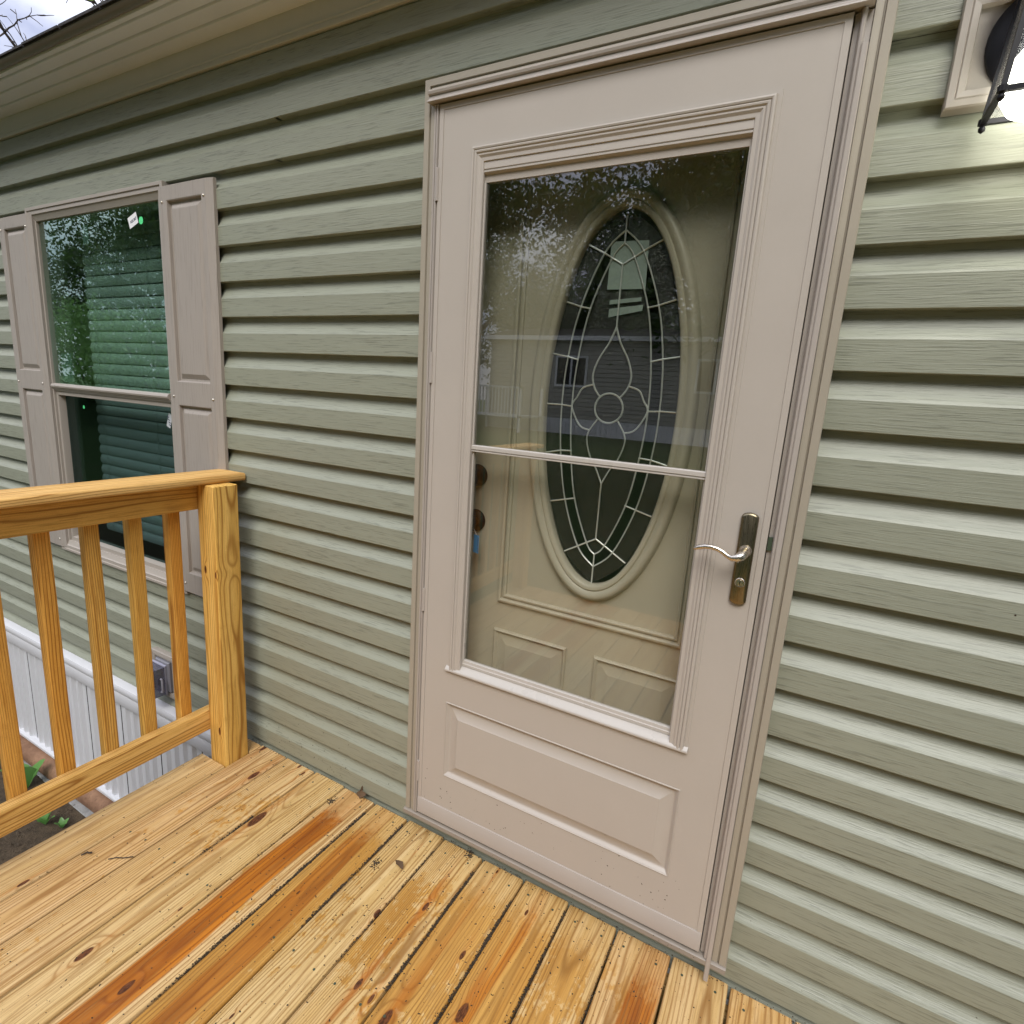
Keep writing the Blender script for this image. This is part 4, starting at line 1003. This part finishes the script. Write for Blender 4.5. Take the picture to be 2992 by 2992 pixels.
twig([(-.690, -.590, .002), (-.675, -.575, .003), (-.658, -.566, .003), (-.640, -.548, .002)], .0016, 'twig', 'thin dark twig lying on the deck board by the railing', 'twig')
twig([(-.770, -.622, .001), (-.762, -.610, .006), (-.752, -.612, .010), (-.748, -.604, .006)], .0024, 'bark_scrap', 'short curled bark scrap on the deck seam near the railing', 'bark scrap')
dl = MB(); leaf_blade(dl, (-.285, -.004, .002), (-.235, -.010, .022), .013, (.2, -.8, .6)); leaf_blade(dl, (-.270, -.006, .006), (-.262, .000, .040), .006, (.9, -.2, .2))
tag(part(dl, 'dead_leaf', M['deadleaf'], smooth=60), 'curled dry leaf against the siding left of the door', 'leaf')
dl = MB(); leaf_blade(dl, (.015, -.150, .002), (.058, -.170, .008), .011, (0, .2, 1))
tag(part(dl, 'dead_leaf', M['deadleaf'], smooth=60), 'small dry leaf lying across a deck seam near the door', 'leaf')

# ------------------------------------------------------------------ the neighbour and the trees (seen in the glass; far right ones added to block low sky)
nb = root('neighbour_home', 'grey sided mobile home with white skirting across the lawn, seen in the glass', 'house', (-1, -19.5, .15))
NY = -17.8; NX0, NX1 = -10.4, 9.0
sd2 = MB(); zz = .72; pr = []
while zz < 3.45:
    pr += [(NY + .02, zz), (NY + .045, zz + .012), (NY + .030, zz + .14)]; zz += .15
pr += [(NY - .05, 3.45), (NY - .05, .72)]
part(sd2.prism_x(pr, NX0, NX1), 'wall', M['siding_far'], nb, smooth=0)
part(MB().box(NX0, NX1, NY - 4.2, NY - .06, .15, 3.45), 'core', M['siding_far'], nb, smooth=0)
part(MB().prism_x([(NY + .30, 3.46), (NY + .30, 3.60), (NY - 2.1, 4.15), (NY - 4.5, 3.60), (NY - 4.5, 3.46)], NX0 - .15, NX1 + .15), 'roof', M['shingle'], nb, smooth=0)
part(MB().box(NX0 - .15, NX1 + .15, NY + .301, NY + .34, 3.45, 3.60), 'fascia', M['white'], nb, smooth=0)
sp_ = MB(); n = int((NX1 - NX0)/.2)
pts = [(NX0 + .2*i + d, NY + yv) for i in range(n) for d, yv in ((0, .03), (.05, .03), (.07, .05), (.10, .05), (.12, .03))]
sp_.add([(a, b, z) for z in (.10, .72) for a, b in pts], [(j, j+1, len(pts)+j+1, len(pts)+j) for j in range(len(pts)-1)])
part(sp_, 'skirting', M['white'], nb, smooth=0)
for cx_ in (-7.0, -2.0, 3.5, 7.0):
    wv = part(MB().frame(cx_ - .62, cx_ + .62, 1.85, 2.95, [(0, NY + .02), (0, NY + .09), (.09, NY + .09), (.09, NY + .05)]) if False else MB().box(cx_ - .62, cx_ + .62, NY + .01, NY + .075, 1.85, 2.95), 'window', M['white'], nb, smooth=0)
    for s_ in (-1, 1): part(MB().box(cx_ + (.04 if s_ > 0 else -.54), cx_ + (.54 if s_ > 0 else -.04), NY + .0751, NY + .082, 1.93, 2.87), 'pane', M['black'], wv, smooth=0)
nd = root('neighbour_porch', 'small wooden porch with balusters at the neighbouring home', 'porch', (-9.2, -16.9, .15))
part(MB().box(-10.4, -8.0, NY + .1, NY + 1.9, .66, .72), 'platform', M['white'], nd, smooth=0)
for px_ in (-10.35, -8.05):
    for py_ in (NY + .15, NY + 1.85): part(MB().box(px_ - .05, px_ + .05, py_ - .05, py_ + .05, .10, 1.72), 'post', M['white'], nd, smooth=0)
part(MB().box(-10.4, -8.0, NY + 1.80, NY + 1.90, 1.66, 1.72), 'handrail', M['white'], nd, smooth=0)
for i in range(17): part(MB().box(-10.24 + .13*i, -10.20 + .13*i, NY + 1.83, NY + 1.87, .72, 1.66), 'baluster', M['white'], nd, smooth=0)

def tree_data(seed, h, spread, nleaf, ls, depth=4, first=.28):
    rt = random.Random(seed); tr = MB(); lfm = MB(); tips = []
    def grow(p, d, lng, r, lev):
        pts = [p]; rs = [r]; q = p.copy(); dd = d.copy()
        for i in range(4):
            dd = (dd + Vector((rt.gauss(0, .16), rt.gauss(0, .16), rt.gauss(.05, .10)))).normalized(); q = q + dd*lng/4
            pts.append(q.copy()); rs.append(r*(1 - .13*(i+1)))
            if lev >= 2: tips.append((q.copy(), lev))
            if lev < depth and i >= (1 if lev else 1):
                for _ in range(2 if lev < 2 else 1):
                    a = rt.uniform(0, 2*math.pi); sdv = Vector((math.cos(a), math.sin(a), 0)); sdv = (sdv - dd*sdv.dot(dd)).normalized()
                    nd_ = (dd*rt.uniform(.35, .8) + sdv*rt.uniform(.6, 1.0)).normalized(); grow(q.copy(), nd_, lng*rt.uniform(.52, .72)*(spread if lev == 0 else 1), rs[-1]*.62, lev + 1)
        tr.tube(pts, rs, 7 if lev < 2 else 4, False)
    grow(Vector((0, 0, -.1)), Vector((rt.uniform(-.06, .06), rt.uniform(-.06, .06), 1)), h*.62, h*.024, 0)
    for i in range(nleaf):
        p, lev = rt.choice(tips)
        c = p + Vector((rt.gauss(0, .26), rt.gauss(0, .26), rt.gauss(0, .22)))*(1.0 if lev > 2 else 1.3)*h/10
        n1 = Vector((rt.gauss(0, 1), rt.gauss(0, 1), rt.gauss(.5, 1))).normalized(); u = n1.orthogonal().normalized(); v = n1.cross(u)
        a = rt.uniform(0, 6.28); u, v = u*math.cos(a) + v*math.sin(a), v*math.cos(a) - u*math.sin(a); s = ls*rt.uniform(.6, 1.3)
        lfm.add([c - u*s, c + v*s*.45 + n1*s*.1, c + u*s, c - v*s*.45 + n1*s*.1], [(0, 1, 2, 3)])
    return tr.mesh('trunk', M['bark'], 50), lfm
TREES = []
for sd0, h, spr, nl, ls in ((1, 10.5, 1.0, 15000, .12), (2, 13, 1.0, 17000, .13), (3, 9, 1.15, 13500, .11)):
    a, b = tree_data(sd0, h, spr, nl, ls); TREES.append((a, b.mesh('crown', M['leaf'], 0)))
def put_tree(i, x, y, rz, s, lab):
    z = gheight(x, y)
    r_ = root('broadleaf_tree', lab, 'tree', (x, y, z), 'trees across the lawn')
    r_.rotation_euler = (0, 0, rz); r_.scale = (s, s, s)
    for nm, me in zip(('trunk', 'crown'), TREES[i]):
        o = bpy.data.objects.new(nm, me); COL.objects.link(o); o.parent = r_
    return r_
FOREST = [(1, -2.6, -26, .4, 1.10, 'tall dark tree rising behind the middle of the grey home'), (0, -4.4, -24.5, 2.0, 1.08, 'dark tree rising over the left half of the grey home roof'),
          (1, -15.4, -24.5, 1.1, 1.1, 'dark tree at the corner of the grey home beside its porch'), (2, 2.5, -24.5, .3, 1.45, 'broad dark tree behind the right half of the grey home'),
          (1, 8.0, -26, 2.6, 1.1, 'tall tree behind the far right end of the grey home'), (0, -18.5, -22, 3.0, 1.15, 'first tree in the open lawn left of the grey home'),
          (2, -23.0, -18.0, 1.9, 1.25, 'spreading tree in the lawn behind the middle shrubs'), (0, -28.5, -17.5, .9, 1.05, 'tree standing just behind the tallest shrubs'),
          (0, -36.0, -11.0, 3.7, 1.0, 'tree at the outer end of the lawn beside the last shrub'), (0, -40, -22, 2.2, 1.1, 'farthest tree beyond the shrub row'),
          (1, 15, -24, 2.9, .9, 'lone tree past the right end of the grey home'), (2, -18.0, -28.5, 1.2, 1.4, 'broad tree farthest behind the porch of the grey home'),
          (2, -.6, -29, 3.3, 1.6, 'widest tree far behind the roof ridge of the grey home'), (1, 5.2, -30, .8, 1.2, 'back row tree between the two right hand trees'),
          (2, -4.8, -23.4, 2.2, .62, 'short bushy tree close behind the left of the roof'), (2, -8.6, -23.6, .2, .60, 'short bushy tree close behind the porch end of the roof'), (2, -12.0, -23.0, 4.2, .66, 'short bushy tree just past the porch'),
          (2, -1.2, -23.5, 5.1, .64, 'short bushy tree close behind the middle of the roof'), (2, .8, -23.3, 1.5, .58, 'smallest bushy tree close behind the roof'), (0, 5.0, -23.5, 1.0, .60, 'short tree close behind the right of the roof'), (0, -10.2, -29.5, 2.7, .62, 'low tree far behind the porch'),
          (0, 13.5, -14, .4, 1.2, 'tree in the lawn near the right end of the grey home'), (1, 17.5, -18, 2.4, 1.1, 'tall tree added to block low sky behind the one near the right end'), (2, 17.0, -9.5, 1.7, 1.3, 'broad tree added to block low sky in the right hand lawn'),  # unseen right-hand trees, added to cut low sky light on the wall
          (0, 22.0, -13.0, 3.1, 1.25, 'tree further out in the right hand lawn'), (2, 21.0, -5.0, 5.0, 1.3, 'tree nearest the house wall in the right hand lawn'), (1, 27.0, -9.0, .9, 1.15, 'tall tree at the right hand edge of the lawn'), (0, 28.5, -2.0, 2.0, 1.3, 'tree standing in line with the house wall far to the right'),
          (1, 25.0, -20.0, 4.6, 1.2, 'tall tree added to block low sky at the back right corner of the lawn'), (2, 7.5, -14.5, 5.4, .95, 'nearest tree in front of the right half of the grey home')]  # the back right corner tree is also added to block low sky
for ti, x, y, rz, s, lab in FOREST: put_tree(ti, x, y, rz, s, lab)
def shrub(x, y, s, seed, lab):
    rs_ = random.Random(seed); mb = MB(); z = gheight(x, y)
    r_ = root('shrub', lab, 'shrub', (x, y, z), 'shrubs across the lawn')
    blobs = [(Vector((rs_.uniform(-1.1, 1.1)*s, rs_.uniform(-.8, .8)*s, rs_.uniform(.5, 2.3)*s)), rs_.uniform(.5, .9)*s) for _ in range(11)]
    for i in range(3000):
        c, rad = rs_.choice(blobs); d = Vector((rs_.gauss(0, 1), rs_.gauss(0, 1), rs_.gauss(0, 1))).normalized(); pp = c + d*rad*rs_.uniform(.6, 1.05)
        n1 = (d + Vector((rs_.gauss(0, .6), rs_.gauss(0, .6), rs_.gauss(0, .6)))).normalized(); u = n1.orthogonal().normalized(); v = n1.cross(u); ll = .09*rs_.uniform(.6, 1.3)
        pp = pp + Vector((x, y, z)); mb.add([pp - u*ll, pp + v*ll*.5, pp + u*ll, pp - v*ll*.5], [(0, 1, 2, 3)])
    part(mb, 'foliage', M['bush'], r_, smooth=0)
    st = MB()
    for i in range(5): st.tube([(x, y, z - .05), (x + blobs[i][0].x*.5, y + blobs[i][0].y*.5, z + blobs[i][0].z*.6), (x + blobs[i][0].x, y + blobs[i][0].y, z + blobs[i][0].z)], [.05, .035, .015], 5)
    part(st, 'stem', M['bark'], r_)
for i, (x, y, s, lab) in enumerate(((-27, -11.5, 1.5, 'bright green shrub in the middle of the row across the lawn'), (-22.5, -10.5, 1.35, 'bright green shrub second from the near end of the row'), (-30.5, -13.5, 1.7, 'big green shrub second from the far end of the row'),
                                   (-25.0, -13.0, 1.6, 'green shrub set back behind the front of the row'), (-19.5, -10.2, 1.2, 'smallest green shrub at the near end of the row'), (-34.5, -12.5, 1.7, 'big green shrub at the far end of the row'))): shrub(x, y, s, 50 + i, lab)

# bare branched tree behind the roof, upper left
bt = root('bare_tree', 'thin branched tree behind the roof with curling bare twigs', 'tree', (-9.2, 4.6, -.82))
rt = random.Random(9); tk = MB(); tk.tube([(-9.2, 4.6, -.9), (-9.15, 4.55, 1.5), (-9.3, 4.7, 3.6), (-9.1, 4.9, 5.6), (-9.3, 5.2, 8.0)], [.17, .15, .12, .09, .04], 9)
part(tk, 'trunk', M['bark'], bt, smooth=60)
CAMP = Vector((.9186, -1.263, 1.4))
br = MB(); lf2 = MB()
def wiggle(p, d, lng, r, n=7, curl=.35):
    pts = [p.copy()]; rs = [r]; dd = d.normalized(); ax = Vector((rt.gauss(0, 1), rt.gauss(0, 1), rt.gauss(0, 1))).normalized(); q = p.copy()
    for i in range(n):
        dd = (dd + ax.cross(dd)*curl*rt.uniform(-.3, 1) + Vector((rt.gauss(0, .12), rt.gauss(0, .12), rt.gauss(0, .12)))).normalized(); q = q + dd*lng/n
        pts.append(q.copy()); rs.append(r*(1 - .11*(i+1)))
    br.tube(pts, rs, 5, False); return pts, dd
def limb(start, mid, end, r, nt_, sub):
    s_, m_, e_ = Vector(start), Vector(mid), Vector(end); pts = []
    for i in range(11):
        u = i/10; pts.append(s_*(1-u)**2 + m_*2*u*(1-u) + e_*u*u + Vector((rt.gauss(0, .03), rt.gauss(0, .03), rt.gauss(0, .03))))
    br.tube(pts, [r*(1 - .075*i) for i in range(11)], 6, False)
    for _ in range(nt_):
        i = rt.randrange(5, 11); p = pts[i]; d = (pts[i] - pts[i-1]).normalized() + Vector((rt.gauss(0, .7), rt.gauss(0, .7), rt.gauss(0, .6)))
        pp, dd = wiggle(p, d, sub*rt.uniform(.5, 1.2), r*.22)
        for _ in range(3):
            j = rt.randrange(2, len(pp)); p2, _d = wiggle(pp[j], (pp[j] - pp[j-1]).normalized() + Vector((rt.gauss(0, .8), rt.gauss(0, .8), rt.gauss(0, .8))), sub*.4*rt.uniform(.4, 1), r*.13, 5)
            for q in p2[2:]:
                if rt.random() < .35: lf2.tube([q, q + Vector((rt.gauss(0, .02), rt.gauss(0, .02), rt.gauss(0, .02)))], .006, 4)
    return pts
limb((-9.3, 4.7, 3.2), (-9.6, 3.6, 4.9), (-9.45, 2.75, 6.0), .05, 16, .9)
limb((-9.25, 4.65, 2.6), (-10.2, 3.4, 3.4), (-10.3, 3.0, 5.6), .05, 14, .9)
limb((-9.2, 4.8, 4.4), (-8.6, 4.2, 5.8), (-8.5, 3.55, 6.25), .05, 14, .8)
limb((-9.2, 4.8, 4.8), (-8.0, 4.6, 6.0), (-7.7, 3.95, 6.1), .05, 18, .8)
limb((-9.2, 4.9, 5.2), (-7.4, 5.0, 6.2), (-7.0, 4.3, 6.2), .05, 18, .8)
part(br, 'branches', M['bark'], bt, smooth=60); part(lf2, 'buds', M['bark'], bt)
lm = MB()
for i in range(520):
    c = Vector((-7.35, 4.15, 5.75)) + Vector((rt.gauss(0, .42), rt.gauss(0, .30), rt.gauss(0, .30)))
    n1 = Vector((rt.gauss(0, 1), rt.gauss(0, 1), rt.gauss(0, 1))).normalized(); u = n1.orthogonal().normalized(); v = n1.cross(u); s = .055*rt.uniform(.6, 1.2)
    lm.add([c - u*s, c + v*s*.5, c + u*s, c - v*s*.5], [(0, 1, 2, 3)])
part(lm, 'leaves', M['leaf_bright'], bt, smooth=0)
